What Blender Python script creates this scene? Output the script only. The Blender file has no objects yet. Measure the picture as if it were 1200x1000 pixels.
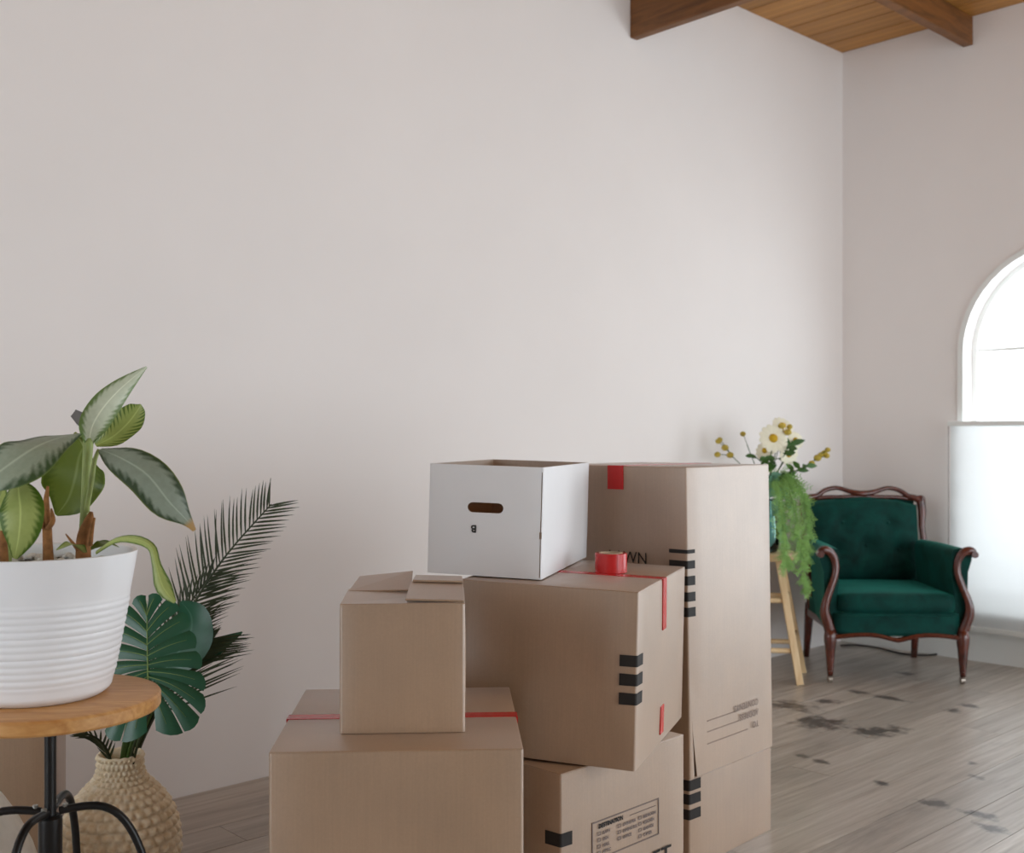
import bpy, bmesh, math, random
from mathutils import Vector, Matrix

random.seed(7)
scene = bpy.context.scene
col = scene.collection
R = math.radians

# ------------------------------------------------------------------ camera
F, YH, EYE = 1307.0, 512.0, 1.2            # focal length and horizon in pixels of a 1200x1000 frame, eye height
TH = math.atan(1400 / F)
SN, CS = math.sin(TH), math.cos(TH)
CX, CY = 3.4692, -5.9004                   # camera position; room corner is the origin, walls are X=0 and Y=0
RIGHT = Vector((CS, SN, 0)); FWD = Vector((-SN, CS, 0)); UP = Vector((0, 0, 1))
CAMP = Vector((CX, CY, EYE))
cd = bpy.data.cameras.new('camera'); cam = bpy.data.objects.new('camera', cd); col.objects.link(cam)
cam.location = CAMP; cam.rotation_euler = (R(90), 0, TH)
cd.sensor_width = 36; cd.lens = 36 * F / 1200; cd.shift_y = (YH - 500) / 1200
cd.clip_start = .05
cd.dof.use_dof = True; cd.dof.focus_distance = 2.5; cd.dof.aperture_fstop = 5.0
scene.camera = cam

# ------------------------------------------------------------------ world, daylight, exposure
world = bpy.data.worlds.new('sky'); scene.world = world; world.use_nodes = True
bg = world.node_tree.nodes['Background']
bg.inputs[0].default_value = (0.87, 0.94, 1.0, 1); bg.inputs[1].default_value = 3.4
scene.view_settings.view_transform = 'Standard'; scene.view_settings.look = 'None'
scene.view_settings.gamma = 1; scene.view_settings.use_curve_mapping = False
scene.view_settings.exposure = 0.68
ROOM_X, ROOM_Y, CEIL = 6.2, -8.6, 3.457
WALL_T = .16
# every window opening: wall, centre, half width, sill height, springing height
WINDOWS = [('back', 1.266, .545, .28, 1.65), ('back', 3.2, .90, .12, 2.0), ('back', 5.2, .80, .12, 2.0),
           ('right', -1.15, .95, .12, 2.1), ('right', -3.25, .95, .12, 2.1), ('rear', 1.5, .95, .12, 2.1)]
PORTALS = ['window_in_view_portal', 'window_back_middle_offscreen', 'window_back_end_offscreen', 'window_right_front_offscreen', 'window_right_middle_offscreen', 'window_rear_offscreen']
for pname, (wl, c, hw, z0, zs) in zip(PORTALS, WINDOWS):          # light portals guide the sky's light through the openings
    ld = bpy.data.lights.new(pname, 'AREA'); ld.shape = 'RECTANGLE'
    ld.size = 2 * hw; ld.size_y = zs + hw - z0; ld.cycles.is_portal = True
    lo = bpy.data.objects.new(pname, ld); col.objects.link(lo)
    zc = (z0 + zs + hw) / 2
    if wl == 'back': lo.location = (c, WALL_T + .02, zc); lo.rotation_euler = (R(-90), 0, 0)
    elif wl == 'rear': lo.location = (c, ROOM_Y - WALL_T - .02, zc); lo.rotation_euler = (R(90), 0, 0)
    else: lo.location = (ROOM_X + WALL_T + .02, c, zc); lo.rotation_euler = (R(90), 0, R(90))

# ------------------------------------------------------------------ pixels to places
def P(x, d, z=0): return Vector((CX, CY, 0)) + RIGHT * x + FWD * d + UP * z
def W(px, py, d): return CAMP + RIGHT * ((px - 600) / F * d) + FWD * d + UP * ((YH - py) / F * d)
def G(px, py, z=0):
    d = F * (EYE - z) / (py - YH); return (px - 600) / F * d, d
def hitX(px):                               # depth along the left wall
    a = (px - 600) / F; return CX / (SN - a * CS)
def solve(p, dr, px):
    a = (px - 600) / F; return (a * p[1] - p[0]) / (dr[0] - a * dr[1])

# ------------------------------------------------------------------ mesh helpers
class MB:
    def __init__(s): s.v = []; s.f = []; s.uv = []
    def add(s, vs, fs, uv=None):
        o = len(s.v); s.v += [Vector(v) for v in vs]; s.f += [tuple(i + o for i in f) for f in fs]
        s.uv += uv if uv else [(0, 0)] * len(vs); return s
    def box(s, a, b, M=None):
        (x0, y0, z0), (x1, y1, z1) = a, b
        vs = [Vector(p) for p in ((x0,y0,z0),(x1,y0,z0),(x1,y1,z0),(x0,y1,z0),(x0,y0,z1),(x1,y0,z1),(x1,y1,z1),(x0,y1,z1))]
        if M: vs = [M @ v for v in vs]
        return s.add(vs, [(0,3,2,1),(4,5,6,7),(0,1,5,4),(1,2,6,5),(2,3,7,6),(3,0,4,7)])
    def grid(s, rows, closed_u=False, uv=None):
        n, m = len(rows), len(rows[0]); fs = []
        for i in range(n - 1):
            for j in range(m if closed_u else m - 1):
                k = (j + 1) % m; fs.append((i*m+j, i*m+k, (i+1)*m+k, (i+1)*m+j))
        return s.add([p for r in rows for p in r], fs, uv)
    def lathe(s, prof, n=32, c=(0, 0, 0), cap0=False, cap1=False):
        c = Vector(c); rows = [[c + Vector((r*math.cos(2*math.pi*j/n), r*math.sin(2*math.pi*j/n), z)) for j in range(n)] for r, z in prof]
        o = len(s.v); s.grid(rows, True)
        if cap0: s.f.append(tuple(o + j for j in reversed(range(n))))
        if cap1: s.f.append(tuple(o + (len(prof)-1)*n + j for j in range(n)))
        return s
    def tube(s, pts, rad, n=8, caps=True, flat=1.0, side=None):
        pts = [Vector(p) for p in pts]; k = len(pts)
        if not hasattr(rad, '__len__'): rad = [rad] * k
        rows = []; ref = Vector(side) if side else None; prev = None
        for i, p in enumerate(pts):
            t = (pts[min(i+1, k-1)] - pts[max(i-1, 0)]).normalized()
            a = ref if ref else (prev if prev else (UP if abs(t.z) < .9 else Vector((1, 0, 0))))
            a = (a - t * a.dot(t)).normalized(); prev = a; b = t.cross(a)
            rows.append([p + a*(rad[i]*math.cos(2*math.pi*j/n)) + b*(rad[i]*flat*math.sin(2*math.pi*j/n)) for j in range(n)])
        o = len(s.v); s.grid(rows, True)
        if caps: s.f.append(tuple(o + j for j in reversed(range(n)))); s.f.append(tuple(o + (k-1)*n + j for j in range(n)))
        return s
    def ball(s, c, r, n=10, m=6, sc=(1, 1, 1)):
        c = Vector(c); rows = []
        for i in range(m + 1):
            a = math.pi * i / m; rr = max(math.sin(a), .02) * r
            rows.append([c + Vector((rr*math.cos(2*math.pi*j/n)*sc[0], rr*math.sin(2*math.pi*j/n)*sc[1], -math.cos(a)*r*sc[2])) for j in range(n)])
        return s.grid(rows, True)
    def build(s, name, mat, parent=None, smooth=False, bevel=0, seg=2, angle=None):
        me = bpy.data.meshes.new(name); me.from_pydata([tuple(v) for v in s.v], [], s.f)
        if any(u != (0, 0) for u in s.uv):
            at = me.attributes.new('luv', 'FLOAT2', 'POINT')
            for i, u in enumerate(s.uv): at.data[i].vector = u
        if bevel:
            bm = bmesh.new(); bm.from_mesh(me); bmesh.ops.remove_doubles(bm, verts=bm.verts, dist=1e-5)
            bmesh.ops.bevel(bm, geom=bm.edges[:], offset=bevel, segments=seg, affect='EDGES', profile=.5, clamp_overlap=True)
            bm.to_mesh(me); bm.free()
        bm = bmesh.new(); bm.from_mesh(me); bmesh.ops.recalc_face_normals(bm, faces=bm.faces); bm.to_mesh(me); bm.free()
        me.materials.append(mat)
        if smooth: me.shade_smooth()
        if angle: me.set_sharp_from_angle(angle=R(angle))
        o = bpy.data.objects.new(name, me); col.objects.link(o)
        if parent: o.parent = parent
        return o

def spline(pts, n):
    """Catmull-Rom through tuples/vectors of any length, n samples."""
    pts = [tuple(p) for p in pts]; k = len(pts) - 1; out = []
    for i in range(n):
        t = i / (n - 1) * k; a = min(int(t), k - 1); u = t - a
        p0, p1, p2, p3 = pts[max(a-1, 0)], pts[a], pts[a+1], pts[min(a+2, k)]
        out.append(tuple(.5*(2*b + (c-a_)*u + (2*a_-5*b+4*c-d)*u*u + (3*b-a_-3*c+d)*u**3) for a_, b, c, d in zip(p0, p1, p2, p3)))
    return out
def sv(pts, n): return [Vector(p) for p in spline(pts, n)]

def thing(name, label, cat, loc=(0, 0, 0), rz=0, group=None, rot=None):
    o = bpy.data.objects.new(name, None); col.objects.link(o); o.empty_display_size = .1
    o.location = loc; o.rotation_euler = rot if rot else (0, 0, rz)
    return tag(o, label, cat, group)
def tag(o, label, cat, group=None):
    o['label'] = label; o['category'] = cat
    if group: o['group'] = group
    return o
def struct(o, label, cat):
    o['kind'] = 'structure'; return tag(o, label, cat)

# ------------------------------------------------------------------ materials
def newmat(name):
    m = bpy.data.materials.new(name); m.use_nodes = True
    return m, m.node_tree, m.node_tree.nodes['Principled BSDF']
def N(nt, typ, **kw):
    n = nt.nodes.new(typ)
    for k, v in kw.items():
        if k.startswith('i_'): n.inputs[k[2:].replace('_', ' ')].default_value = v
        elif k.startswith('n_'): n.inputs[int(k[2:])].default_value = v
        else: setattr(n, k, v)
    return n
def ramp(nt, fac, stops, interp='LINEAR'):
    r = N(nt, 'ShaderNodeValToRGB'); r.color_ramp.interpolation = interp
    while len(r.color_ramp.elements) < len(stops): r.color_ramp.elements.new(.5)
    for e, (p, c) in zip(r.color_ramp.elements, stops): e.position = p; e.color = (*c, 1)
    nt.links.new(fac, r.inputs[0]); return r
def noise(nt, scale, detail=4, vec=None, rough=.55, dist=0):
    n = N(nt, 'ShaderNodeTexNoise'); n.inputs['Scale'].default_value = scale; n.inputs['Detail'].default_value = detail
    n.inputs['Roughness'].default_value = rough; n.inputs['Distortion'].default_value = dist
    if vec: nt.links.new(vec, n.inputs['Vector'])
    return n
def mapped(nt, scale, src='Object'):
    t = N(nt, 'ShaderNodeTexCoord'); m = N(nt, 'ShaderNodeMapping'); m.inputs['Scale'].default_value = scale
    nt.links.new(t.outputs[src], m.inputs[0]); return m.outputs[0]
def geopos(nt, scale=(1, 1, 1)):
    t = N(nt, 'ShaderNodeNewGeometry'); m = N(nt, 'ShaderNodeMapping'); m.inputs['Scale'].default_value = scale
    nt.links.new(t.outputs['Position'], m.inputs[0]); return m.outputs[0]
def mixc(nt, fac, a, b, mode='MIX'):
    n = N(nt, 'ShaderNodeMix', data_type='RGBA', blend_type=mode)
    for s, v in ((0, fac), (6, a), (7, b)):
        if hasattr(v, 'is_linked'): nt.links.new(v, n.inputs[s])
        else: n.inputs[s].default_value = v if s == 0 else (*v, 1)
    return n.outputs[2]
def math_(nt, op, a, b=None, clamp=False):
    n = N(nt, 'ShaderNodeMath', operation=op); n.use_clamp = clamp
    for s, v in ((0, a), (1, b)):
        if v is None: continue
        if hasattr(v, 'is_linked'): nt.links.new(v, n.inputs[s])
        else: n.inputs[s].default_value = v
    return n.outputs[0]
def bump(nt, b, h, strength=.2, dist=.01):
    n = N(nt, 'ShaderNodeBump'); n.inputs['Strength'].default_value = strength; n.inputs['Distance'].default_value = dist
    nt.links.new(h, n.inputs['Height']); nt.links.new(n.outputs[0], b.inputs['Normal'])
def srgb(*c): return tuple((x/255/12.92 if x/255 <= .04045 else ((x/255+.055)/1.055)**2.4) for x in c)
def simple(name, c, rough=.5, spec=.5, metal=0, var=.06, scale=30, bmp=0, **kw):
    m, nt, b = newmat(name); n = noise(nt, scale, 3, mapped(nt, (1, 1, 1)))
    dk = tuple(max(0, x*(1-var)) for x in c); lt = tuple(min(1, x*(1+var)) for x in c)
    nt.links.new(ramp(nt, n.outputs[0], [(.3, dk), (.7, lt)]).outputs[0], b.inputs['Base Color'])
    b.inputs['Roughness'].default_value = rough; b.inputs['Specular IOR Level'].default_value = spec; b.inputs['Metallic'].default_value = metal
    for k, v in kw.items(): b.inputs[k.replace('_', ' ')].default_value = v
    if bmp: bump(nt, b, n.outputs[0], bmp, .002)
    return m
M = {}
M['wall'] = simple('wall_paint', srgb(237, 231, 228), .85, .3, var=.012, scale=2.0, bmp=.02)
M['trim'] = simple('white_trim', srgb(236, 237, 234), .45, .5, var=.01, scale=5)
M['white_gloss'] = simple('white_ceramic', srgb(238, 238, 240), .35, .5, var=.01, scale=6)
M['black_metal'] = simple('black_metal', srgb(26, 25, 25), .35, .5, .3, var=.2, scale=40)
M['steel'] = simple('bolt_steel', srgb(170, 170, 165), .3, .5, .9, var=.1)
M['brass'] = simple('castor_metal', srgb(170, 160, 150), .3, .5, .8, var=.15)
M['ink'] = simple('black_ink', srgb(40, 36, 34), .6, .3, var=.1)
M['ink_faint'] = simple('faded_ink', srgb(142, 124, 114), .7, .3, var=.1)
M['ink_soft'] = simple('grey_ink', srgb(120, 106, 100), .7, .3, var=.1)
M['red_tape'] = simple('red_tape', srgb(196, 40, 40), .25, .5, var=.08, scale=15)
M['card_core'] = simple('cardboard_core', srgb(205, 186, 160), .8, .2, var=.08)
M['white_board'] = simple('white_cardboard', srgb(228, 227, 228), .6, .35, var=.012, scale=8)
M['soil'] = simple('soil', srgb(70, 58, 50), .95, .1, var=.4, scale=90, bmp=.6)
M['pebble'] = simple('white_pebbles', srgb(205, 202, 196), .7, .3, var=.1, scale=50)

def cardboard(name, base):
    m, nt, b = newmat(name)
    fl = noise(nt, 1.0, 3, mapped(nt, (260, 260, 6)))         # vertical flutes
    bl = noise(nt, 5, 5, mapped(nt, (1, 1, 1)))
    fb = noise(nt, 220, 2, mapped(nt, (1, 1, 1)))
    c0 = tuple(x*.90 for x in base); c1 = tuple(min(1, x*1.08) for x in base)
    a = ramp(nt, bl.outputs[0], [(.3, c0), (.7, c1)]).outputs[0]
    g = ramp(nt, fl.outputs[0], [(.35, (.93, .93, .93)), (.65, (1, 1, 1))]).outputs[0]
    s = ramp(nt, fb.outputs[0], [(.3, (.93, .92, .90)), (.7, (1, 1, 1))]).outputs[0]
    nt.links.new(mixc(nt, 1.0, mixc(nt, 1.0, a, g, 'MULTIPLY'), s, 'MULTIPLY'), b.inputs['Base Color'])
    b.inputs['Roughness'].default_value = .5; b.inputs['Specular IOR Level'].default_value = 1.0
    b.inputs['Coat Weight'].default_value = 1.0; b.inputs['Coat Roughness'].default_value = .45; b.inputs['Coat IOR'].default_value = 1.8
    b.inputs['Sheen Weight'].default_value = .05; b.inputs['Sheen Roughness'].default_value = .4
    bump(nt, b, fl.outputs[0], .06, .002); return m
M['card'] = cardboard('kraft_cardboard', srgb(160, 127, 96))
M['card_in'] = M['card']

def wood(name, dark, light, scale=(1, 1, 1), rough=.4, grain=14, spec=.5, coat=0, rnd=0):
    m, nt, b = newmat(name); v = mapped(nt, scale)
    n1 = noise(nt, grain, 5, v, .6, 1.2); n2 = noise(nt, grain*4, 3, v)
    c = ramp(nt, n1.outputs[0], [(.28, dark), (.5, tuple((x+y)/2 for x, y in zip(dark, light))), (.74, light)]).outputs[0]
    c = mixc(nt, .25, c, ramp(nt, n2.outputs[0], [(.3, dark), (.7, light)]).outputs[0])
    if rnd:
        oi = N(nt, 'ShaderNodeObjectInfo'); k = ramp(nt, oi.outputs['Random'], [(0, (1-rnd,)*3), (1, (1,)*3)]).outputs[0]
        c = mixc(nt, 1.0, c, k, 'MULTIPLY')
    nt.links.new(c, b.inputs['Base Color']); b.inputs['Roughness'].default_value = rough
    b.inputs['Specular IOR Level'].default_value = spec; b.inputs['Coat Weight'].default_value = coat
    bump(nt, b, n1.outputs[0], .08, .003); return m
M['oak'] = wood('honey_oak', srgb(168, 110, 54), srgb(216, 166, 104), (2, 14, 14), .4, 3)
M['oak_edge'] = wood('honey_oak_edge', srgb(150, 92, 34), srgb(198, 142, 70), (3, 3, 30), .4, 3)
M['pale_wood'] = wood('pale_pine', srgb(205, 168, 118), srgb(232, 206, 164), (10, 10, 1.5), .5, 3)
M['mahogany'] = wood('mahogany', srgb(50, 18, 12), srgb(106, 44, 28), (6, 6, 2), .25, 4, .6, .4)
M['beam'] = wood('dark_stained_beam', srgb(76, 46, 20), srgb(146, 94, 46), (1, 1, 10), .55, 2.2)
M['ceil_board'] = wood('stained_ceiling_board', srgb(140, 88, 34), srgb(216, 156, 78), (1, 12, 12), .5, 1.4, rnd=.35)

def floor_mat():
    m, nt, b = newmat('weathered_floor_wood')
    p = geopos(nt); oi = N(nt, 'ShaderNodeObjectInfo')
    off = N(nt, 'ShaderNodeVectorMath', operation='MULTIPLY_ADD'); cmb = N(nt, 'ShaderNodeCombineXYZ')
    for i in range(3): nt.links.new(oi.outputs['Random'], cmb.inputs[i])
    nt.links.new(cmb.outputs[0], off.inputs[0]); off.inputs[1].default_value = (37, 53, 11); nt.links.new(p, off.inputs[2])
    mp = N(nt, 'ShaderNodeMapping'); mp.inputs['Scale'].default_value = (26, 1.5, 8); nt.links.new(off.outputs[0], mp.inputs[0])
    g = noise(nt, 1, 6, mp.outputs[0], .62, .6)
    mp2 = N(nt, 'ShaderNodeMapping'); mp2.inputs['Scale'].default_value = (90, 3, 8); nt.links.new(off.outputs[0], mp2.inputs[0])
    g2 = noise(nt, 1, 3, mp2.outputs[0])
    c = ramp(nt, g.outputs[0], [(.25, srgb(136, 124, 112)), (.5, srgb(176, 167, 156)), (.78, srgb(212, 206, 198))]).outputs[0]
    c = mixc(nt, .3, c, ramp(nt, g2.outputs[0], [(.3, srgb(146, 131, 118)), (.7, srgb(204, 193, 183))]).outputs[0])
    k = ramp(nt, oi.outputs['Random'], [(0, (.80, .79, .78)), (1, (1.06, 1.05, 1.04))]).outputs[0]
    c = mixc(nt, 1, c, k, 'MULTIPLY')
    # dark stains: loose blotches with ragged edges
    sm = N(nt, 'ShaderNodeMapping'); sm.inputs['Scale'].default_value = (3.2, 1.5, 1); nt.links.new(p, sm.inputs[0])
    st = noise(nt, 1.0, 5, sm.outputs[0], .6, .4)
    sf = ramp(nt, st.outputs[0], [(.60, (0, 0, 0)), (.70, (.8, .8, .8))]).outputs[0]
    rag = noise(nt, 18, 5, p, .6)
    tot = None
    for px, py, rx, ry in STAINS:
        x, d = G(px, py); w = P(x, d)
        v = N(nt, 'ShaderNodeVectorMath', operation='SUBTRACT'); nt.links.new(p, v.inputs[0]); v.inputs[1].default_value = w
        s = N(nt, 'ShaderNodeVectorMath', operation='MULTIPLY'); nt.links.new(v.outputs[0], s.inputs[0]); s.inputs[1].default_value = (1/rx, 1/ry, 0)
        l = N(nt, 'ShaderNodeVectorMath', operation='LENGTH'); nt.links.new(s.outputs[0], l.inputs[0])
        q = math_(nt, 'SUBTRACT', 1.35, l.outputs['Value'])
        tot = q if tot is None else math_(nt, 'MAXIMUM', tot, q)
    q = math_(nt, 'SUBTRACT', tot, math_(nt, 'MULTIPLY', rag.outputs[0], 1.9))
    sp = ramp(nt, math_(nt, 'ADD', q, .45, True), [(.2, (0, 0, 0)), (.62, (.85, .85, .85))]).outputs[0]
    fac = math_(nt, 'MAXIMUM', sp, math_(nt, 'MULTIPLY', sf, .35), True)
    c = mixc(nt, fac, c, srgb(58, 49, 44))
    nt.links.new(c, b.inputs['Base Color'])
    rr = ramp(nt, g.outputs[0], [(.2, (.40,)*3), (.8, (.27,)*3)]).outputs[0]
    nt.links.new(rr, b.inputs['Roughness']); b.inputs['Specular IOR Level'].default_value = .9
    bump(nt, b, g.outputs[0], .10, .003); return m
STAINS = [(925, 827, .22, .17), (960, 847, .22, .2), (968, 822, .09, .10), (1022, 858, .14, .15), (1044, 856, .11, .13), (940, 886, .05, .05), (962, 893, .06, .05),
          (1118, 833, .09, .08), (1136, 827, .08, .06), (1063, 790, .09, .07), (1040, 818, .16, .06), (1010, 812, .12, .06),
          (1098, 942, .10, .08), (1150, 955, .10, .07), (1165, 972, .10, .06), (1033, 918, .05, .05), 
          (1140, 895, .04, .04), (1143, 911, .07, .04), ]
M['floor'] = floor_mat()

def velvet():
    m, nt, b = newmat('green_velvet'); n = noise(nt, 9, 4, mapped(nt, (1, 1, 1)), .6, .5)
    nt.links.new(ramp(nt, n.outputs[0], [(.3, srgb(0, 40, 36)), (.7, srgb(2, 68, 61))]).outputs[0], b.inputs['Base Color'])
    b.inputs['Roughness'].default_value = .75; b.inputs['Specular IOR Level'].default_value = .2
    b.inputs['Sheen Weight'].default_value = .6; b.inputs['Sheen Roughness'].default_value = .35; b.inputs['Sheen Tint'].default_value = (*srgb(60, 170, 150), 1)
    bump(nt, b, n.outputs[0], .15, .01); return m
M['velvet'] = velvet()

def leafmat(name, edge, mid, spots=.5, rough=.4, rim=None, trans=.25, stripes=0, tip=None):
    """u across the blade (-1..1), v from base to tip: pale middle, dark ragged margin."""
    m, nt, b = newmat(name); a = N(nt, 'ShaderNodeAttribute', attribute_name='luv')
    sp = N(nt, 'ShaderNodeSeparateXYZ'); nt.links.new(a.outputs['Vector'], sp.inputs[0])
    u = math_(nt, 'ABSOLUTE', sp.outputs[0]); v = sp.outputs[1]
    n = noise(nt, 26, 4, mapped(nt, (1, 1, 1)), .6); n2 = noise(nt, 90, 3, mapped(nt, (1, 1, 1)))
    # feathered side veins
    w = math_(nt, 'SINE', math_(nt, 'MULTIPLY', math_(nt, 'SUBTRACT', v, math_(nt, 'MULTIPLY', u, .18)), 95))
    e = math_(nt, 'ADD', u, math_(nt, 'MULTIPLY', math_(nt, 'SUBTRACT', n.outputs[0], .5), 1.6*spots))
    e = math_(nt, 'ADD', e, math_(nt, 'MULTIPLY', w, .06 + stripes))
    c = ramp(nt, e, [(.60, mid), (.86, edge)]).outputs[0]
    c = mixc(nt, math_(nt, 'MULTIPLY', n2.outputs[0], .35), c, edge)
    rib = ramp(nt, u, [(.0, (1, 1, 1)), (.07, (0, 0, 0))]).outputs[0]
    c = mixc(nt, rib, c, tuple(min(1, x*1.25 + .04) for x in mid))
    if rim: c = mixc(nt, ramp(nt, u, [(.93, (0,)*3), (.99, (.7,)*3)]).outputs[0], c, rim)
    if tip: c = mixc(nt, ramp(nt, v, [(.80, (0,)*3), (.86, (1,)*3)]).outputs[0], c, tip)
    nt.links.new(c, b.inputs['Base Color']); b.inputs['Roughness'].default_value = rough
    tr = N(nt, 'ShaderNodeBsdfTranslucent'); nt.links.new(c, tr.inputs[0])
    mx = N(nt, 'ShaderNodeMixShader'); mx.inputs[0].default_value = trans
    nt.links.new(b.outputs[0], mx.inputs[1]); nt.links.new(tr.outputs[0], mx.inputs[2])
    nt.links.new(mx.outputs[0], nt.nodes['Material Output'].inputs[0]); return m
M['leaf_silver'] = leafmat('silver_variegated_leaf', srgb(62, 86, 54), srgb(168, 180, 160), .5, rim=srgb(120, 140, 70), tip=None)
M['leaf_tip'] = leafmat('browned_tip_leaf', srgb(56, 74, 50), srgb(150, 162, 146), .45, rim=srgb(130, 140, 60), tip=srgb(176, 140, 84))
M['leaf_pale'] = leafmat('pale_new_leaf', srgb(112, 136, 80), srgb(222, 228, 206), .4, rim=srgb(110, 130, 60))
M['leaf_stripe'] = leafmat('striped_green_leaf', srgb(80, 106, 38), srgb(158, 172, 96), .2, stripes=.3)
M['leaf_olive'] = leafmat('olive_leaf', srgb(74, 92, 22), srgb(100, 116, 40), .3, rim=srgb(120, 140, 50), trans=.4)
M['leaf_lime'] = leafmat('lime_leaf', srgb(78, 108, 30), srgb(176, 188, 112), .25, trans=.35)
M['leaf_dry'] = simple('dry_leaf', srgb(110, 106, 104), .7, .2, var=.2)
M['monstera'] = leafmat('monstera_leaf', srgb(30, 78, 54), srgb(36, 88, 62), .2, .35, trans=.1)
M['monstera_rib'] = simple('monstera_vein', srgb(120, 146, 84), .5, .3, var=.1)
M['palm'] = simple('palm_leaflet', srgb(52, 60, 38), .5, .3, var=.25, scale=20)
M['stem'] = simple('green_stem', srgb(150, 164, 98), .5, .3, var=.12, scale=25)
M['stem_dark'] = simple('dark_green_stem', srgb(70, 96, 44), .5, .3, var=.12, scale=25)
M['bark'] = simple('brown_stalk', srgb(140, 96, 58), .8, .2, var=.35, scale=60, bmp=.5)
M['petal'] = simple('white_petal', srgb(240, 236, 214), .6, .2, var=.05)
M['pollen'] = simple('yellow_pollen', srgb(196, 160, 44), .8, .2, var=.2, scale=120)
M['bud'] = simple('yellow_bud', srgb(186, 164, 72), .7, .2, var=.2, scale=60)
M['fern'] = simple('light_fern', srgb(134, 176, 98), .6, .2, var=.25, scale=12)
M['euca'] = simple('blue_green_leaf', srgb(124, 176, 150), .6, .3, var=.2, scale=12)
M['dark_leaf'] = simple('dark_flower_leaf', srgb(62, 98, 44), .5, .3, var=.25, scale=14)
M['cable'] = simple('black_cable', srgb(38, 34, 32), .5, .4, var=.1)
M['off_white'] = simple('off_white_glaze', srgb(222, 220, 212), .6, .35, var=.05, scale=45, bmp=.3)
def wicker():
    m, nt, b = newmat('woven_seagrass'); n = noise(nt, 60, 3, mapped(nt, (1, 1, 1.6))); n2 = noise(nt, 8, 3, mapped(nt, (1, 1, 1)))
    c = ramp(nt, n.outputs[0], [(.28, srgb(226, 206, 170)), (.55, srgb(244, 231, 206)), (.8, srgb(252, 245, 230))]).outputs[0]
    c = mixc(nt, math_(nt, 'MULTIPLY', n2.outputs[0], .2), c, srgb(220, 196, 146)); nt.links.new(c, b.inputs['Base Color'])
    b.inputs['Roughness'].default_value = .7; bump(nt, b, n.outputs[0], .3, .003); return m
M['wicker'] = wicker()
def glassy(name, tint, gloss=.08):
    m, nt, b = newmat(name); nt.nodes.remove(b)
    t = N(nt, 'ShaderNodeBsdfTransparent'); t.inputs[0].default_value = (*tint, 1)
    g = N(nt, 'ShaderNodeBsdfGlossy'); g.inputs['Roughness'].default_value = .03
    fr = N(nt, 'ShaderNodeFresnel'); fr.inputs[0].default_value = 1.45
    mx = N(nt, 'ShaderNodeMixShader'); nt.links.new(fr.outputs[0], mx.inputs[0]); nt.links.new(t.outputs[0], mx.inputs[1]); nt.links.new(g.outputs[0], mx.inputs[2])
    nt.links.new(mx.outputs[0], nt.nodes['Material Output'].inputs[0]); return m
M['pane'] = glassy('window_pane', (.96, .97, .97)); M['vase_glass'] = glassy('aqua_glass', (.62, .80, .78))
def shade_mat():
    m, nt, b = newmat('translucent_shade_cloth'); n = noise(nt, 240, 2, mapped(nt, (1, 1, 6)))
    c = ramp(nt, n.outputs[0], [(.3, srgb(232, 234, 234)), (.7, srgb(244, 245, 245))]).outputs[0]
    nt.links.new(c, b.inputs['Base Color']); b.inputs['Roughness'].default_value = .9; b.inputs['Specular IOR Level'].default_value = .1
    tr = N(nt, 'ShaderNodeBsdfTranslucent'); tr.inputs[0].default_value = (*srgb(190, 191, 190), 1)
    mx = N(nt, 'ShaderNodeMixShader'); mx.inputs[0].default_value = .4
    nt.links.new(b.outputs[0], mx.inputs[1]); nt.links.new(tr.outputs[0], mx.inputs[2]); nt.links.new(mx.outputs[0], nt.nodes['Material Output'].inputs[0]); return m
M['shade'] = shade_mat()

# ------------------------------------------------------------------ room shell
def plank_mesh(name, ch, mat):
    mb = MB(); mb.box((-.5, -.5, -.5), (.5, .5, .5)); o = mb.build(name, mat)
    me = o.data; bpy.data.objects.remove(o); return me
fl = MB().box((-.2, ROOM_Y - .2, -.06), (ROOM_X + .2, .2, -.022)).build('floor', M['beam'])
struct(fl, 'weathered grey brown wooden plank floor with dark stains', 'floor')
pm = plank_mesh('floor_plank', .003, M['floor'])
PW = .17; rng = random.Random(3); x = 0.0
while x < ROOM_X:
    y = ROOM_Y - rng.random() * 1.5
    while y < 0:
        L = 1.5 + rng.random() * 1.3; y0, y1 = max(y, ROOM_Y), min(y + L, 0)
        if y1 - y0 > .05:
            o = bpy.data.objects.new('plank', pm); col.objects.link(o); o.parent = fl
            o.location = (x + PW/2, (y0 + y1)/2, -.011 + rng.uniform(-.0006, .0))
            o.scale = (PW - .0022, y1 - y0 - .002, .022)
        y += L
    x += PW
wl = MB().box((-WALL_T, ROOM_Y, -.05), (0, WALL_T, CEIL + .1)).build('wall_left', M['wall']); struct(wl, 'tall blank white painted wall behind the stacked boxes', 'wall')
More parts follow.
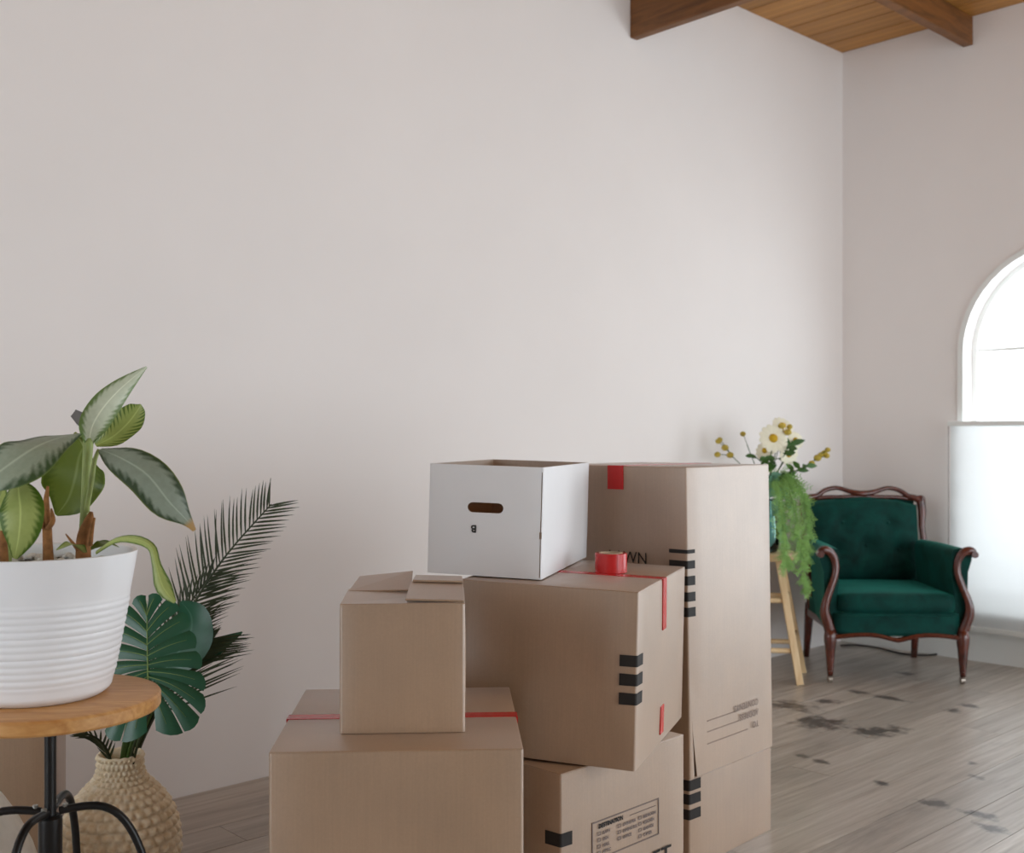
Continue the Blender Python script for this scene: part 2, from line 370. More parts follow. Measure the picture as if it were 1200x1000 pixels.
def arch_wall(name, length, wins, frame, label):
    """Wall in a local frame: s along, z up, t through (0 inside, WALL_T outside)."""
    mb = MB(); ss = 24
    def quad(a, b, c, d):
        for t in (0, WALL_T): mb.add([frame(*p, t) for p in (a, b, c, d)], [(0, 1, 2, 3)])
    z0w, z1w = -.05, CEIL + .1; prev = length[0]
    for c, hw, zb, zs in wins:
        quad((prev, z0w), (c - hw, z0w), (c - hw, z1w), (prev, z1w)); prev = c + hw
        quad((c - hw, z0w), (c + hw, z0w), (c + hw, zb), (c - hw, zb))
        arc = [(c - hw*math.cos(math.pi*i/ss), zs + hw*math.sin(math.pi*i/ss)) for i in range(ss + 1)]
        for p, q in zip(arc, arc[1:]): quad(p, q, (q[0], z1w), (p[0], z1w))
        loop = [(c + hw, zb), (c - hw, zb)] + arc + [(c + hw, zb)]
        for p, q in zip(loop, loop[1:]): mb.add([frame(*p, 0), frame(*q, 0), frame(*q, WALL_T), frame(*p, WALL_T)], [(0, 1, 2, 3)])
    quad((prev, z0w), (length[1], z0w), (length[1], z1w), (prev, z1w))
    return struct(mb.build(name, M['wall']), label, 'wall')
fb = lambda s, z, t: Vector((s, t, z)); fr_ = lambda s, z, t: Vector((ROOM_X + t, s, z))
arch_wall('wall_back', (0, ROOM_X + WALL_T), [w[1:] for w in WINDOWS if w[0] == 'back'], fb, 'white painted wall with the arched window')
fe_ = lambda s, z, t: Vector((s, ROOM_Y - t, z))
arch_wall('wall_rear', (0, ROOM_X), [w[1:] for w in WINDOWS if w[0] == 'rear'], fe_, 'white painted wall opposite the arched window wall')
arch_wall('wall_right', (ROOM_Y, 0), sorted(w[1:] for w in WINDOWS if w[0] == 'right'), fr_, 'white painted wall with tall arched windows')

def ring(mb, c, hw, zb, zs, wdt, t0, t1, frame, bottom=True, ss=24):
    """Arched frame member of width wdt running inward from the outline."""
    def outl(k):
        a = [(c - (hw-k)*math.cos(math.pi*i/ss), zs + (hw-k)*math.sin(math.pi*i/ss)) for i in range(ss + 1)]
        return [(c - (hw-k), zb + (k if bottom else 0))] + a + [(c + (hw-k), zb + (k if bottom else 0))]
    o, i_ = outl(0), outl(wdt); n = len(o); rng_ = range(n if bottom else n - 1)
    for j in rng_:
        k = (j + 1) % n; q = [o[j], o[k], i_[k], i_[j]]
        mb.add([frame(*p, t0) for p in q] + [frame(*p, t1) for p in q], [(0,1,2,3), (7,6,5,4), (3,2,6,7), (0,4,5,1)])
wn = 0
for wlname, c, hw, zb, zs in WINDOWS:
    wn += 1; fr = {'back': fb, 'right': fr_, 'rear': fe_}[wlname]
    root = bpy.data.objects.new('window_%d' % wn, None); col.objects.link(root)
    root.location = fr(c, zb, 0)
    inv = -Vector(root.location)
    f2 = lambda s, z, t, fr=fr, inv=inv: fr(s, z, t) + inv
    root['kind'] = 'structure'
    tag(root, ['tall white framed arched window beside the green armchair', 'second arched window further along the window wall', 'last arched window of the window wall',
               'wide arched window near the far room corner', 'wide arched window facing the stacked boxes', 'wide arched window in the rear wall'][wn-1], 'window')
    mb = MB(); ring(mb, c, hw + .022, zb, zs, .03, -.012, .004, f2, False); mb.build('casing', M['trim'], root)
    mb = MB(); ring(mb, c, hw, zb, zs, .028, .115, .150, f2); mb.build('window_frame', M['trim'], root)
    mb = MB().add([f2(c-hw, zs+.012+dz, t) for t in (.122, .144) for dz in (0, .018)] + [f2(c+hw, zs+.012+dz, t) for t in (.122, .144) for dz in (0, .018)],
                  [(0,1,5,4), (2,6,7,3), (0,4,6,2), (1,3,7,5)]); mb.build('glazing_bar', M['trim'], root)
    k = hw - .025
    mb = MB().add([f2(c-k, zb+.02, .133), f2(c+k, zb+.02, .133), f2(c+k, zs+.012, .133), f2(c-k, zs+.012, .133)], [(0,1,2,3)]); mb.build('pane', M['pane'], root)
    arc = [f2(c - k*math.cos(math.pi*i/20), zs + .03 + (k-.03)*math.sin(math.pi*i/20), .133) for i in range(21)]
    MB().add(arc, [tuple(range(21))]).build('pane', M['pane'], root)
    MB().add([f2(c + s, zb + z, t) for t in (-.03, .115) for z in (-.03, .0) for s in (-hw-.03, hw+.03)],
             [(0,1,3,2),(4,6,7,5),(2,3,7,6),(0,4,5,1),(0,2,6,4),(1,5,7,3)]).build('window_sill', M['trim'], root)

ce = MB().box((-WALL_T, ROOM_Y - WALL_T, CEIL + .02), (ROOM_X + WALL_T, WALL_T, CEIL + .08)).build('ceiling', M['beam'])
struct(ce, 'ceiling of brown stained wooden boards', 'ceiling')
cm = plank_mesh('ceiling_board', .004, M['ceil_board']); y = 0; rng = random.Random(5)
while y > ROOM_Y:
    wd = .19; o = bpy.data.objects.new('board', cm); col.objects.link(o); o.parent = ce
    o.location = (ROOM_X/2, max(y - wd/2, ROOM_Y + wd/2), CEIL + .01 + rng.uniform(0, .003)); o.scale = (ROOM_X, wd - .006, .02); y -= wd
b1 = MB().box((0, 0, 0), (ROOM_X, .05, CEIL - 3.082)).build('ceiling_joist', M['beam'], bevel=.006); b1.location = (0, -1.90, 3.082)
tag(b1, 'deep dark stained ceiling joist set into the blank wall', 'beam')
b2 = MB().box((0, 0, 0), (.055, 1.85, CEIL - 3.305)).build('ceiling_joist', M['beam'], bevel=.005); b2.location = (.725, -1.85, 3.305)
tag(b2, 'shallow brown ceiling joist running to the window wall', 'beam')
bb = MB().box((0, -.018, 0), (ROOM_X, 0, .15)).box((0, -.024, .15), (ROOM_X, 0, .168)).build('baseboard_back', M['trim']); struct(bb, 'white baseboard under the arched window', 'baseboard')

# window shade on the lower half of the arched window
sh = thing('window_shade', 'white translucent shade covering lower half of arched window', 'shade', (1.266, -.03, .17))
rows = [[Vector((x, -.028 + .004*math.sin(i*1.7), .02 + 1.07*i/24)) for x in (-.585, -.3, 0, .3, .585)] for i in range(25)]
MB().grid(rows).build('shade_cloth', M['shade'], sh, True)
MB().box((-.592, -.05, 1.088), (.592, -.012, 1.114)).build('top_rail', M['trim'], sh, bevel=.003)
MB().box((-.592, -.045, .0), (.592, -.016, .024)).build('bottom_rail', M['trim'], sh, bevel=.003)
for s in (-1, 1): MB().tube([(s*.594, -.03, .01), (s*.594, -.03, 1.1)], .0022, 6).build('edge_shadow', M['ink_soft'], sh)  # grey strips stand in for the shadow gap along the cloth edges

# ------------------------------------------------------------------ text and print helpers
def text(body, size, parent, mat, mtx, name='lettering', bold=0, align='LEFT'):
    cu = bpy.data.curves.new(name, 'FONT'); cu.body = body; cu.size = size; cu.offset = bold; cu.align_x = align; cu.resolution_u = 3
    o = bpy.data.objects.new(name, cu); col.objects.link(o); dg = bpy.context.evaluated_depsgraph_get(); dg.update()
    me = bpy.data.meshes.new_from_object(o.evaluated_get(dg)); bpy.data.objects.remove(o); bpy.data.curves.remove(cu)
    me.materials.clear(); me.materials.append(mat); me.name = name
    me.transform(mtx); ob = bpy.data.objects.new(name, me); col.objects.link(ob); ob.parent = parent; return ob
EPS = .0012
class Box:
    """Carton: local x to the right along the front, y to the back, z up; origin at the base centre."""
    def __init__(s, name, label, fc, head, w, l, h, z0, card, tilt=0, lean=(0, 0), thick=.004, open_top=False, flaps='front', inside=None):
        s.w, s.l, s.h, s.fc, s.z0 = w, l, h, fc, z0; hd = R(head)
        s.Rd = (math.sin(hd), math.cos(hd)); s.Ld = (-math.cos(hd), math.sin(hd))
        c = (fc[0] + s.Ld[0]*w/2 + s.Rd[0]*l/2, fc[1] + s.Ld[1]*w/2 + s.Rd[1]*l/2)
        s.root = thing(name, label, 'box', P(*c, z0), TH - hd)
        if tilt: s.root.rotation_euler = (Matrix.Rotation(TH - hd, 3, 'Z') @ Matrix.Rotation(tilt, 3, 'Y')).to_euler()
        s.lean = lean; s.card = card
        hw, hl, r = w/2, l/2, .006
        def outl(k):
            pts = []; rr = max(r - k, .001)
            for (sx, sy, a0) in ((1, -1, -90), (1, 1, 0), (-1, 1, 90), (-1, -1, 180)):
                for i in range(4):
                    a = R(a0 + 30*i); pts.append(((hw-k-rr)*sx + rr*math.cos(a), (hl-k-rr)*sy + rr*math.sin(a)))
            return pts
        mb = MB(); n = 16; o, i_ = outl(0), outl(thick); nz = 9
        def row(pts, z, bulge=0):
            out = []
            for x, y in pts:
                q = math.sin(math.pi*z/h)*bulge; fx = 1 - abs(y/hl)**3; fy = 1 - abs(x/hw)**3
                out.append(Vector((x + math.copysign(q*max(fx, 0), x) + lean[0]*z/h, y + math.copysign(q*max(fy, 0), y) + lean[1]*z/h, z)))
            return out
        # long sides get in-between points so the panels can swell a little
        def dense(pts):
            out = []
            for a, b in zip(pts, pts[1:] + pts[:1]):
                out.append(a)
                if math.hypot(a[0]-b[0], a[1]-b[1]) > .05:
                    out += [(a[0]+(b[0]-a[0])*t/6, a[1]+(b[1]-a[1])*t/6) for t in range(1, 6)]
            return out
        o, i_ = dense(o), dense(i_); n = len(o); bl = .0025
        rows = [row(o, h*k/nz, bl) for k in range(nz + 1)] + [row(i_, h*(nz-k)/nz + (thick if k == nz else 0), bl) for k in range(nz + 1)]
        base = len(mb.v); mb.grid(rows, True)
        mb.f.append(tuple(reversed(range(n)))); mb.f.append(tuple((2*nz+1)*n + j for j in range(n)))
        s.body = mb.build('carton_body', card, s.root, True, angle=40)
        if inside: 
            s.body.data.materials.append(inside)
            for p in s.body.data.polygons:
                if min(p.vertices) >= n*(nz+1): p.material_index = 1
        if not open_top:
            g = .0015; t = thick
            plates = [((-hw+.001, -hl+.001), (hw-.001, -g)), ((-hw+.001, g), (hw-.001, hl-.001))] if flaps == 'front' else [((-hw+.001, -hl+.001), (-g, hl-.001)), ((g, -hl+.001), (hw-.001, hl-.001))]
            for (x0, y0), (x1, y1) in plates:
                mb = MB().box((x0 + lean[0], y0 + lean[1], h - t + .003), (x1 + lean[0], y1 + lean[1], h + .0025)); mb.build('top_flap', card, s.root, True, bevel=.0018, angle=50)
    # places on the right-hand and front faces from photo pixels
    def right(s, px, py):
        t = solve(s.fc, s.Rd, px); d = s.fc[1] + s.Rd[1]*t; return t - s.l/2, EYE - (py - YH)/F*d - s.z0
    def front(s, px, py):
        t = solve(s.fc, s.Ld, px); d = s.fc[1] + s.Ld[1]*t; return s.w/2 - t, EYE - (py - YH)/F*d - s.z0
    def lx(s, z): return s.lean[0]*z/s.h
    def on_right(s, y0, y1, z0, z1, mat, name, e=EPS, bul=.0026):
        q = s.w/2 + .0008; n = 6; rows = []
        for k in range(n + 1):
            z = z0 + (z1-z0)*k/n; off = q + bul*math.sin(math.pi*min(max(z/s.h, 0), 1)) + s.lx(z)
            rows.append([Vector((off - .0025, y0, z)), Vector((off + e - .0006, y0, z)), Vector((off + e - .0006, y1, z)), Vector((off - .0025, y1, z))])
        mb = MB().grid(rows, True); mb.f += [(3, 2, 1, 0), tuple(n*4 + j for j in range(4))]; return mb.build(name, mat, s.root)
    def on_front(s, x0, x1, z0, z1, mat, name, e=EPS, bul=.0026):
        q = -s.l/2 - .0008; n = 6; rows = []
        for k in range(n + 1):
            z = z0 + (z1-z0)*k/n; off = q - bul*math.sin(math.pi*min(max(z/s.h, 0), 1)) + s.lean[1]*z/s.h; a = s.lx(z)
            rows.append([Vector((x0+a, off + .0025, z)), Vector((x0+a, off - e + .0006, z)), Vector((x1+a, off - e + .0006, z)), Vector((x1+a, off + .0025, z))])
        mb = MB().grid(rows, True); mb.f += [(3, 2, 1, 0), tuple(n*4 + j for j in range(4))]; return mb.build(name, mat, s.root)
    def stripe(s, z0, z1, a_front, a_right, mat=None):
        """Printed bar that wraps the front right corner."""
        mat = mat or M['ink']; hw, hl, r, e = s.w/2 + .0002, s.l/2 + .0002, .006, EPS
        path = [(hw - a_front, -hl - .0012)] + [(hw - r + r*math.cos(R(a)), -hl + r + r*math.sin(R(a))) for a in (-90, -60, -30, 0)] + [(hw + .0012, -hl + a_right)]
        rows = [[Vector((x + s.lx(z) + (.0022 if i == 5 else .0006 if i else 0), y - (.0026 if i == 0 else .0006) + s.lean[1]*z/s.h, z)) for i, (x, y) in enumerate(path)] for z in (z0, z1)]
        mb = MB().grid(rows); o = mb.build('printed_bar', mat, s.root)
        sm = o.modifiers.new('thick', 'SOLIDIFY'); sm.thickness = .0008; return o
    def mright(s, y, z, flip=False):       # text matrix: reading direction +y on the right face
        m = Matrix(((0, 0, 1, s.w/2 + .0042 + s.lx(z)), (1, 0, 0, y), (0, 1, 0, z), (0, 0, 0, 1)))
        return m @ Matrix.Rotation(math.pi, 4, 'Z') if flip else m
    def mfront(s, x, z, flip=False):
        m = Matrix(((1, 0, 0, x + s.lx(z)), (0, 0, -1, -s.l/2 - .0042 + s.lean[1]*z/s.h), (0, 1, 0, z), (0, 0, 0, 1)))
        return m @ Matrix.Rotation(math.pi, 4, 'Z') if flip else m
def hz(b, py, d): return EYE - (py - YH)/F*d - b.z0

def carve(box, mb):
    """Cut a real opening through a carton wall."""
    co = mb.build('cutter', M['card'], box.root); bpy.context.view_layer.update()
    md = box.body.modifiers.new('hole', 'BOOLEAN'); md.object = co; md.operation = 'DIFFERENCE'; md.solver = 'EXACT'
    nm = bpy.data.meshes.new_from_object(box.body.evaluated_get(bpy.context.evaluated_depsgraph_get()))
    box.body.modifiers.clear(); box.body.data = nm; bpy.data.objects.remove(co)
# ------------------------------------------------------------------ the boxes
card, cin = M['card'], M['card_in']
# A: big carton in front
zA = .615; a = G(613.5, 879.3, zA); ar = G(315.3, 882.7, zA)
hA = -math.degrees(math.atan2(a[1] - ar[1], a[0] - ar[0])) 
A = Box('cardboard_box', 'large plain cardboard box taped in red, a small box standing on it', a, -3.0, math.dist(a, ar), .515, zA, 0, card)
A.root['group'] = 'moving boxes'
MB().box((-A.w/2 - .0015, -.019, zA + .0024), (A.w/2 + .0015, .019, zA + .0034)).build('tape_strip', M['red_tape'], A.root)
for sx in (-1, 1): MB().box((min(sx*A.w/2, sx*(A.w/2+.003)), -.019, zA - .045), (max(sx*A.w/2, sx*(A.w/2+.003)), .019, zA + .003)).build('tape_strip', M['red_tape'], A.root)
# B: small box with ragged flaps
b0 = G(545, 858.5, zA + .003)
B = Box('cardboard_box', 'small cardboard box with loosely folded flaps on the front box', b0, -3.0, .2455, .25, .252, zA + .0035, card, open_top=True, inside=cin)
B.root['group'] = 'moving boxes'
def flap(parent, corners, mat, t=.004, name='top_flap'):
    c = [Vector(p) for p in corners]; n = (c[1]-c[0]).cross(c[3]-c[0]).normalized()
    return MB().add([p - n*t for p in c] + c, [(0,3,2,1),(4,5,6,7),(0,1,5,4),(1,2,6,5),(2,3,7,6),(3,0,4,7)]).build(name, mat, parent, bevel=.001)
hw, hl, hb = B.w/2, B.l/2, B.h
flap(B.root, [(-hw+.001, -hl+.001, hb+.002), (hw-.001, -hl+.001, hb+.002), (hw-.004, .02, hb+.004), (-hw+.004, .02, hb+.012)], card)
flap(B.root, [(-hw+.006, .0, hb+.011), (.012, .0, hb+.012), (.012, hl-.012, hb+.038), (-hw+.02, hl-.02, hb+.028)], card)
flap(B.root, [(hw-.118, -hl+.012, hb+.010), (hw-.002, -hl+.010, hb+.006), (hw-.003, .035, hb+.022), (hw-.112, .03, hb+.026)], card)
flap(B.root, [(hw-.108, .02, hb+.030), (hw-.003, .02, hb+.027), (hw-.004, hl-.02, hb+.027), (hw-.105, hl-.02, hb+.030)], card)
# D: carton under the middle one
dC = 2.55; zC = EYE - (694 - YH)/F*dC; zCb = EYE - (905 - YH)/F*dC
dd = F*(EYE - zCb)/(907 - YH); pD = ((657-600)/F*dd, dd)
D = Box('cardboard_box', 'low cardboard box with printed checklist, under the tilted box', pD, 44.4, .44, .477, zCb - .004, 0, card)
D.root['group'] = 'moving boxes'
zz = hz(D, 978, dd); D.stripe(zz - .031, zz, .045, .037)
dA = [D.right(px, py) for px, py in ((692.5, 964.5), (771, 935.3), (770.5, 976.5), (692.5, 1012))]
y0, y1 = dA[0][0], dA[1][0]; zt = (dA[0][1] + dA[1][1])/2; zb2 = (dA[2][1] + dA[3][1])/2; hh = zt - zb2; ww = y1 - y0; lw = .003
lab = D.on_right(y0, y1, zt - lw, zt, M['ink_soft'], 'checklist_border'); 
for q in ((y0, y1, zb2, zb2 + lw), (y0, y0 + lw, zb2, zt), (y1 - lw, y1, zb2, zt)): D.on_right(*q, M['ink_soft'], 'checklist_border')
text('DESTINATION', hh*.155, D.root, M['ink'], D.mright(y0 + ww*.09, zt - hh*.20), bold=.0008)
D.on_right(y0 + ww*.55, y1 - ww*.05, zt - hh*.185, zt - hh*.17, M['ink_soft'], 'checklist_rule')
for ci, words in enumerate((('BATH', 'DEN', 'HALL', 'ATTIC'), ('LIVING RM', 'DINING RM', 'OFFICE'), ('BEDROOM', 'KITCHEN', 'GARAGE', 'OTHER'))):
    for ri, wd in enumerate(words):
        yy = y0 + ww*(.075 + .29*ci + (.02 if ci == 2 else 0)); zz = zt - hh*(.385 + .165*ri)
        text(wd, hh*.115, D.root, M['ink_soft'], D.mright(yy + ww*.075, zz), bold=.0006)
        MB().add([D.mright(yy, zz) @ Vector(p) for p in ((0,0,0),(ww*.045,0,0),(ww*.045,hh*.1,0),(0,hh*.1,0),(ww*.01,hh*.02,0),(ww*.035,hh*.02,0),(ww*.035,hh*.08,0),(ww*.01,hh*.08,0))],
                 [(0,1,5,4),(1,2,6,5),(2,3,7,6),(3,0,4,7)]).build('check_square', M['ink_soft'], D.root)
text('OUTLET', .075, D.root, M['ink'], D.mright(y0 + ww*.12, zb2 - .088))
# C: tilted middle carton
fcC = ((744-600)/F*dC, dC)
C = Box('cardboard_box', 'cardboard box with red tape down its side, carrying the white box', fcC, 20.1, .444, .536, zC - zCb - .003, zCb, card, tilt=R(1.3))
C.root['group'] = 'moving boxes'; C.root.location.z += .0055
MB().box((-C.w/2 - .001, -.02, C.h + .0024), (C.w/2 + .0015, .02, C.h + .0034)).build('tape_strip', M['red_tape'], C.root)
C.on_right(-.021, .019, C.h - .125, C.h + .003, M['red_tape'], 'tape_strip', .003, .0015)
C.on_right(-.019, .017, .022, .092, M['red_tape'], 'tape_strip', .003, .0015)
for pa, pb in ((769, 782.5), (791, 805), (813.5, 827.5)): C.stripe(hz(C, pb, dC), hz(C, pa, dC), .041, .042)
# E: low carton under the tall one, F: tall carton
rE = G(904, 972); hE = 42.556; rd = (math.sin(R(hE)), math.cos(R(hE))); lE = -solve(rE, rd, 808); fE = (rE[0] - rd[0]*lE, rE[1] - rd[1]*lE)
zF = EYE - (914 - YH)/F*fE[1]
Eb = Box('cardboard_box', 'flat cardboard box on the floor, bottom of the tall stack', fE, hE, .47, lE, zF - .003, 0, card)
Eb.root['group'] = 'moving boxes'
for pa, pb in ((915.5, 928), (932, 944), (950, 962)): Eb.stripe(hz(Eb, pb, fE[1]), hz(Eb, pa, fE[1]), .040, .052)
Fh = 1.113 - zF
fF = (fE[0] + .004*rd[0], fE[1] + .004*rd[1])
Fb = Box('cardboard_box', 'tall cardboard box with upside-down print, tallest of the stacked boxes', fF, hE, .48, lE + .006, Fh, zF, card, flaps='side', lean=(-.010, -.006))
Fb.root['group'] = 'moving boxes'
for pa, pb in ((645, 649.5), (658, 667.5), (676, 687), (695, 706), (713, 724)): Fb.stripe(hz(Fb, pb, fE[1]), hz(Fb, pa, fE[1]), .058, .034)
tx = Fb.front(721, 560)[0] + .010
MB().box((tx - .032, -Fb.l/2 - .006, Fb.h + .0024), (tx + .032, Fb.l/2 - .006, Fb.h + .0034)).build('tape_strip', M['red_tape'], Fb.root)
Fb.on_front(tx - .022, tx + .034, Fb.h - .066, Fb.h + .003, M['red_tape'], 'tape_strip', .003)
q = Fb.front(763, 661.5); text('LAWN', .047, Fb.root, M['ink'], Fb.mfront(q[0], q[1]), align='RIGHT')
for (xa, ya, xb, yb, xw, yw, wd) in ((829, 845, 866, 833, 888, 826, 'CONTENTS'), (829, 858, 866, 845, 888, 838, 'ADDRESS'), (829, 871, 876, 856, 888, 849, 'TO')):
    pa, pb, pw = Fb.right(xa, ya), Fb.right(xb, yb), Fb.right(xw, yw); z = (pa[1] + pb[1])/2
    Fb.on_right(pa[0], pb[0], z - .0012, z + .0012, M['ink_faint'], 'write_on_line')
    text(wd, .026, Fb.root, M['ink_faint'], Fb.mright(pw[0], z + .017, True), bold=.0006)
# split corner seam of the tall box: the joint gapes open into the box
sl = MB(); hwF, hlF = Fb.w/2, Fb.l/2; z1 = hz(Fb, 818, fE[1])
sl.add([Vector((hwF + Fb.lx(z) + dx, -hlF + y, z)) for dx in (-.03, .03) for (y, z) in ((.007, z1), (.014, .13), (.036, -.01), (.022, -.01))],
       [(0,1,2,3), (7,6,5,4), (0,4,5,1), (1,5,6,2), (2,6,7,3), (3,7,4,0)])
carve(Fb, sl)

# G: open white box
zG = zC + .006; dg = F*(EYE - zC)/(684 - YH); g0 = ((634-600)/F*dg, dg)
Gb = Box('white_box', 'open white cardboard box with oval hand hole and letter B', g0, 15.65, .2935, .54, .272, zG, M['white_board'], tilt=R(1.6), open_top=True, inside=cin, thick=.005)
Gb.root.location.z += .0068
hx, hzz = Gb.front(567, 597)
# the hand hole is cut through the front panel
cut = MB(); rows = []
for yy in (-Gb.l/2 - .03, -Gb.l/2 + .03):
    rows.append([Vector((hx + .0335*s_ + .0125*math.cos(R(t)), yy, hzz - .003 + .0125*math.sin(R(t)))) for s_, rg in ((1, range(-90, 91, 30)), (-1, range(90, 271, 30))) for t in rg])
cut.grid(rows, True); n = len(rows[0]); cut.f += [tuple(range(n)), tuple(n + j for j in reversed(range(n)))]
carve(Gb, cut)
bx_, bz_ = Gb.front(554, 621); text('B', .026, Gb.root, M['ink'], Gb.mfront(bx_ + .008, bz_ + .004, True), bold=.0006)
# open corner joint of the white box: a slot with a wider notch
carve(Gb, MB().box((Gb.w/2 - .0052, -Gb.l/2 - .01, .004), (Gb.w/2 - .0030, -Gb.l/2 + .0046, Gb.h - .012)))
carve(Gb, MB().box((Gb.w/2 - .0072, -Gb.l/2 - .01, Gb.h*.36), (Gb.w/2 - .0018, -Gb.l/2 + .0046, Gb.h*.42)))

# tape roll lying on C
tr = G(716, 670.5, zC + .004); tl = thing('tape_roll', 'roll of shiny red packing tape on the box behind the white box', 'tape', P(*tr, zC + .0035))
ro, ri, th_ = .0415, .031, .050
MB().lathe([(ri, 0), (ro-.001, 0), (ro, .001), (ro, th_-.001), (ro-.001, th_), (ri, th_), (ri, 0)], 48).build('tape_winding', M['red_tape'], tl, True, angle=30)
MB().lathe([(ri-.003, -.000), (ri, -.000), (ri, th_+.001), (ri-.003, th_+.001), (ri-.003, 0)], 40).build('cardboard_core', M['card_core'], tl, True, angle=30)
aa = TH - R(90)
mb = MB(); rows = [[Vector(((ro+.0006)*math.cos(aa + t), (ro+.0006)*math.sin(aa + t), z)) for z in (.002, th_-.002)] for t in [R(k) for k in range(18, 44, 4)]]
mb.grid(rows).build('tape_end_tab', M['red_tape'], tl)

# brown box against the wall behind the plant table
Hb = Box('cardboard_box', 'plain cardboard box behind the round plant table', ((66-600)/F*2.8, 2.8), -17.5, .42, .30, .50, 0, card)
Hb.root['group'] = 'moving boxes'

# ------------------------------------------------------------------ round plant table (left)
tx0, td0 = (59-600)/F*2.05, 2.05; zt0 = .725
tb = thing('plant_table', 'round honey wood table on black metal screw post', 'table', P(tx0, td0, 0), TH)
MB().lathe([(.0, -.030), (.186, -.030), (.192, -.028), (.1945, -.024), (.1945, -.006), (.192, -.002), (.188, 0), (0, 0)], 72, (0, 0, zt0)).build('table_top', M['oak'], tb, True, angle=30)
MB().lathe([(.0, 0), (.05, 0), (.05, .006), (0, .006)], 24, (0, 0, zt0 - .036)).build('mounting_plate', M['black_metal'], tb, True, angle=30)
MB().tube([(0, 0, .30), (0, 0, zt0 - .03)], .0105, 16).build('screw_post', M['black_metal'], tb, True, angle=50)
MB().lathe([(.016, .505), (.021, .50), (.021, .41), (.016, .40)], 20, cap0=True, cap1=True).build('hub', M['black_metal'], tb, True, angle=40)
prof = [(.016, .512), (.06, .517), (.095, .513), (.125, .492), (.150, .45), (.168, .39), (.185, .25), (.20, .10), (.208, .004)]
for k in range(4):
    a_ = R((12, 96, 190, -92)[k]); pts = [(r*math.cos(a_), r*math.sin(a_), z) for r, z in spline(prof, 26)]
    lg = MB().tube(pts, .0075, 12).build('leg', M['black_metal'], tb, True, angle=60)
    MB().ball((pts[-1][0], pts[-1][1], .007), .011, 12, 6, (1, 1, .62)).build('rubber_foot', M['ink'], lg, True)
    MB().lathe([(.001, .5185), (.0052, .5185), (.0052, .524), (.001, .525)], 8, (.026*math.cos(a_), .026*math.sin(a_), .0)).build('bolt', M['steel'], lg, True, angle=30)
# white ribbed pot
px0, pd0 = (44-600)/F*2.06, 2.06
pot = thing('plant_pot', 'white ribbed plant pot on the round wooden table', 'pot', P(px0, pd0, zt0 + .0005), TH)
rb, rt, ph = .126, .176, .262; prof = []
for i in range(121):
    t = i/120; r = rb + (rt - rb)*t**.9
    if t < .06: r -= .012*(1 - t/.06)**2
    if .10 < t < .70: r += .0022*abs(math.sin(t*66))**.7*min(1, (t-.10)/.05)*min(1, (.70-t)/.05)
    prof.append((r, ph*t))
prof += [(rt - .003, ph + .001), (rt - .009, ph - .001), (rt - .012, ph - .02), (rt - .025, ph - .075)]
MB().lathe([(0.001, .0)] + prof, 96).build('pot_wall', M['white_gloss'], pot, True, angle=50)
soil = MB(); rows = []
for i in range(9):
    r = .001 + (rt - .017)*i/8; rows.append([Vector((r*math.cos(2*math.pi*j/40), r*math.sin(2*math.pi*j/40), ph - .030 + .005*math.sin(j*3.1 + i*2.3))) for j in range(40)])
soil.grid(rows, True).build('soil', M['soil'], pot, True)
rg = random.Random(4); pb = MB()
for k in range(130):
    a_ = rg.uniform(0, 6.283); r = .15*math.sqrt(rg.random()); pb.ball((r*math.cos(a_), r*math.sin(a_), ph - .024 + rg.uniform(-.003, .004)), rg.uniform(.006, .011), 7, 4, (1, 1.2, .7))
po = pb.build('pebbles', M['pebble'], pot, True); po['kind'] = 'stuff'

# ------------------------------------------------------------------ leafy plant in the pot
def leaf(pts, wid, face, mat, parent, name='leaf', n=20, m=8, cup=.18, wave=.06, seed=0, inv=None, droop_edge=0):
    ps = sv(pts, n); ws = [max(w[0], .0004) for w in spline([(w,) for w in wid], n)]; rr = random.Random(seed); ph_ = rr.uniform(0, 6)
    rows, uv = [], []; off = inv or Vector((0, 0, 0)); face = Vector(face).normalized()
    for i, p in enumerate(ps):
        t = (ps[min(i+1, n-1)] - ps[max(i-1, 0)]).normalized()
        sd = t.cross(face)
        sd = sd.normalized() if sd.length > 1e-4 else RIGHT; nn = sd.cross(t).normalized(); r = []
        for j in range(m + 1):
            s_ = -1 + 2*j/m
            r.append(p + sd*(ws[i]*s_) + nn*(ws[i]*(cup*s_*s_ - droop_edge*abs(s_)) + ws[i]*wave*math.sin(i*.9 + ph_ + (1.7 if s_ > 0 else 0))*abs(s_)**2) - off)
            uv.append((s_, i/(n-1)) if (s_, i) != (0, 0) else (.0001, 0.0))
        rows.append(r)
    return MB().grid(rows, uv=uv).build(name, mat, parent, True)
ploc = P(px0, pd0, zt0 + ph - .026)
pl = thing('variegated_houseplant', 'leafy variegated houseplant growing in the white ribbed pot', 'plant', ploc)
toCam = -FWD
def wp(l, dflt=2.06): return [W(p[0], p[1], p[2] if len(p) > 2 else dflt) for p in l]
s1 = 2.06/F                                   # metres per pixel at the pot
def hwid(*w): return [x*s1 for x in w]
def stem(pts, rad, mat, name='stem', n=14, parent=None, inv=None):
    q = [Vector(p) - (inv if inv is not None else ploc) for p in sv(wp(pts), n)]; r = [x[0]*s1 for x in spline([(x,) for x in rad], n)]
    return MB().tube(q, r, 10).build(name, mat, parent or pl, True)
stem([(97, 668, 2.08), (98, 640, 2.08), (100, 590, 2.08), (102, 545, 2.08), (104, 512, 2.08)], [7, 6.5, 5.2, 5.5, 6], M['stem'])
stem([(101, 600, 2.065), (107, 565, 2.06), (111, 540, 2.06), (116, 527, 2.06)], [3, 3, 2.6, 2.2], M['stem'])
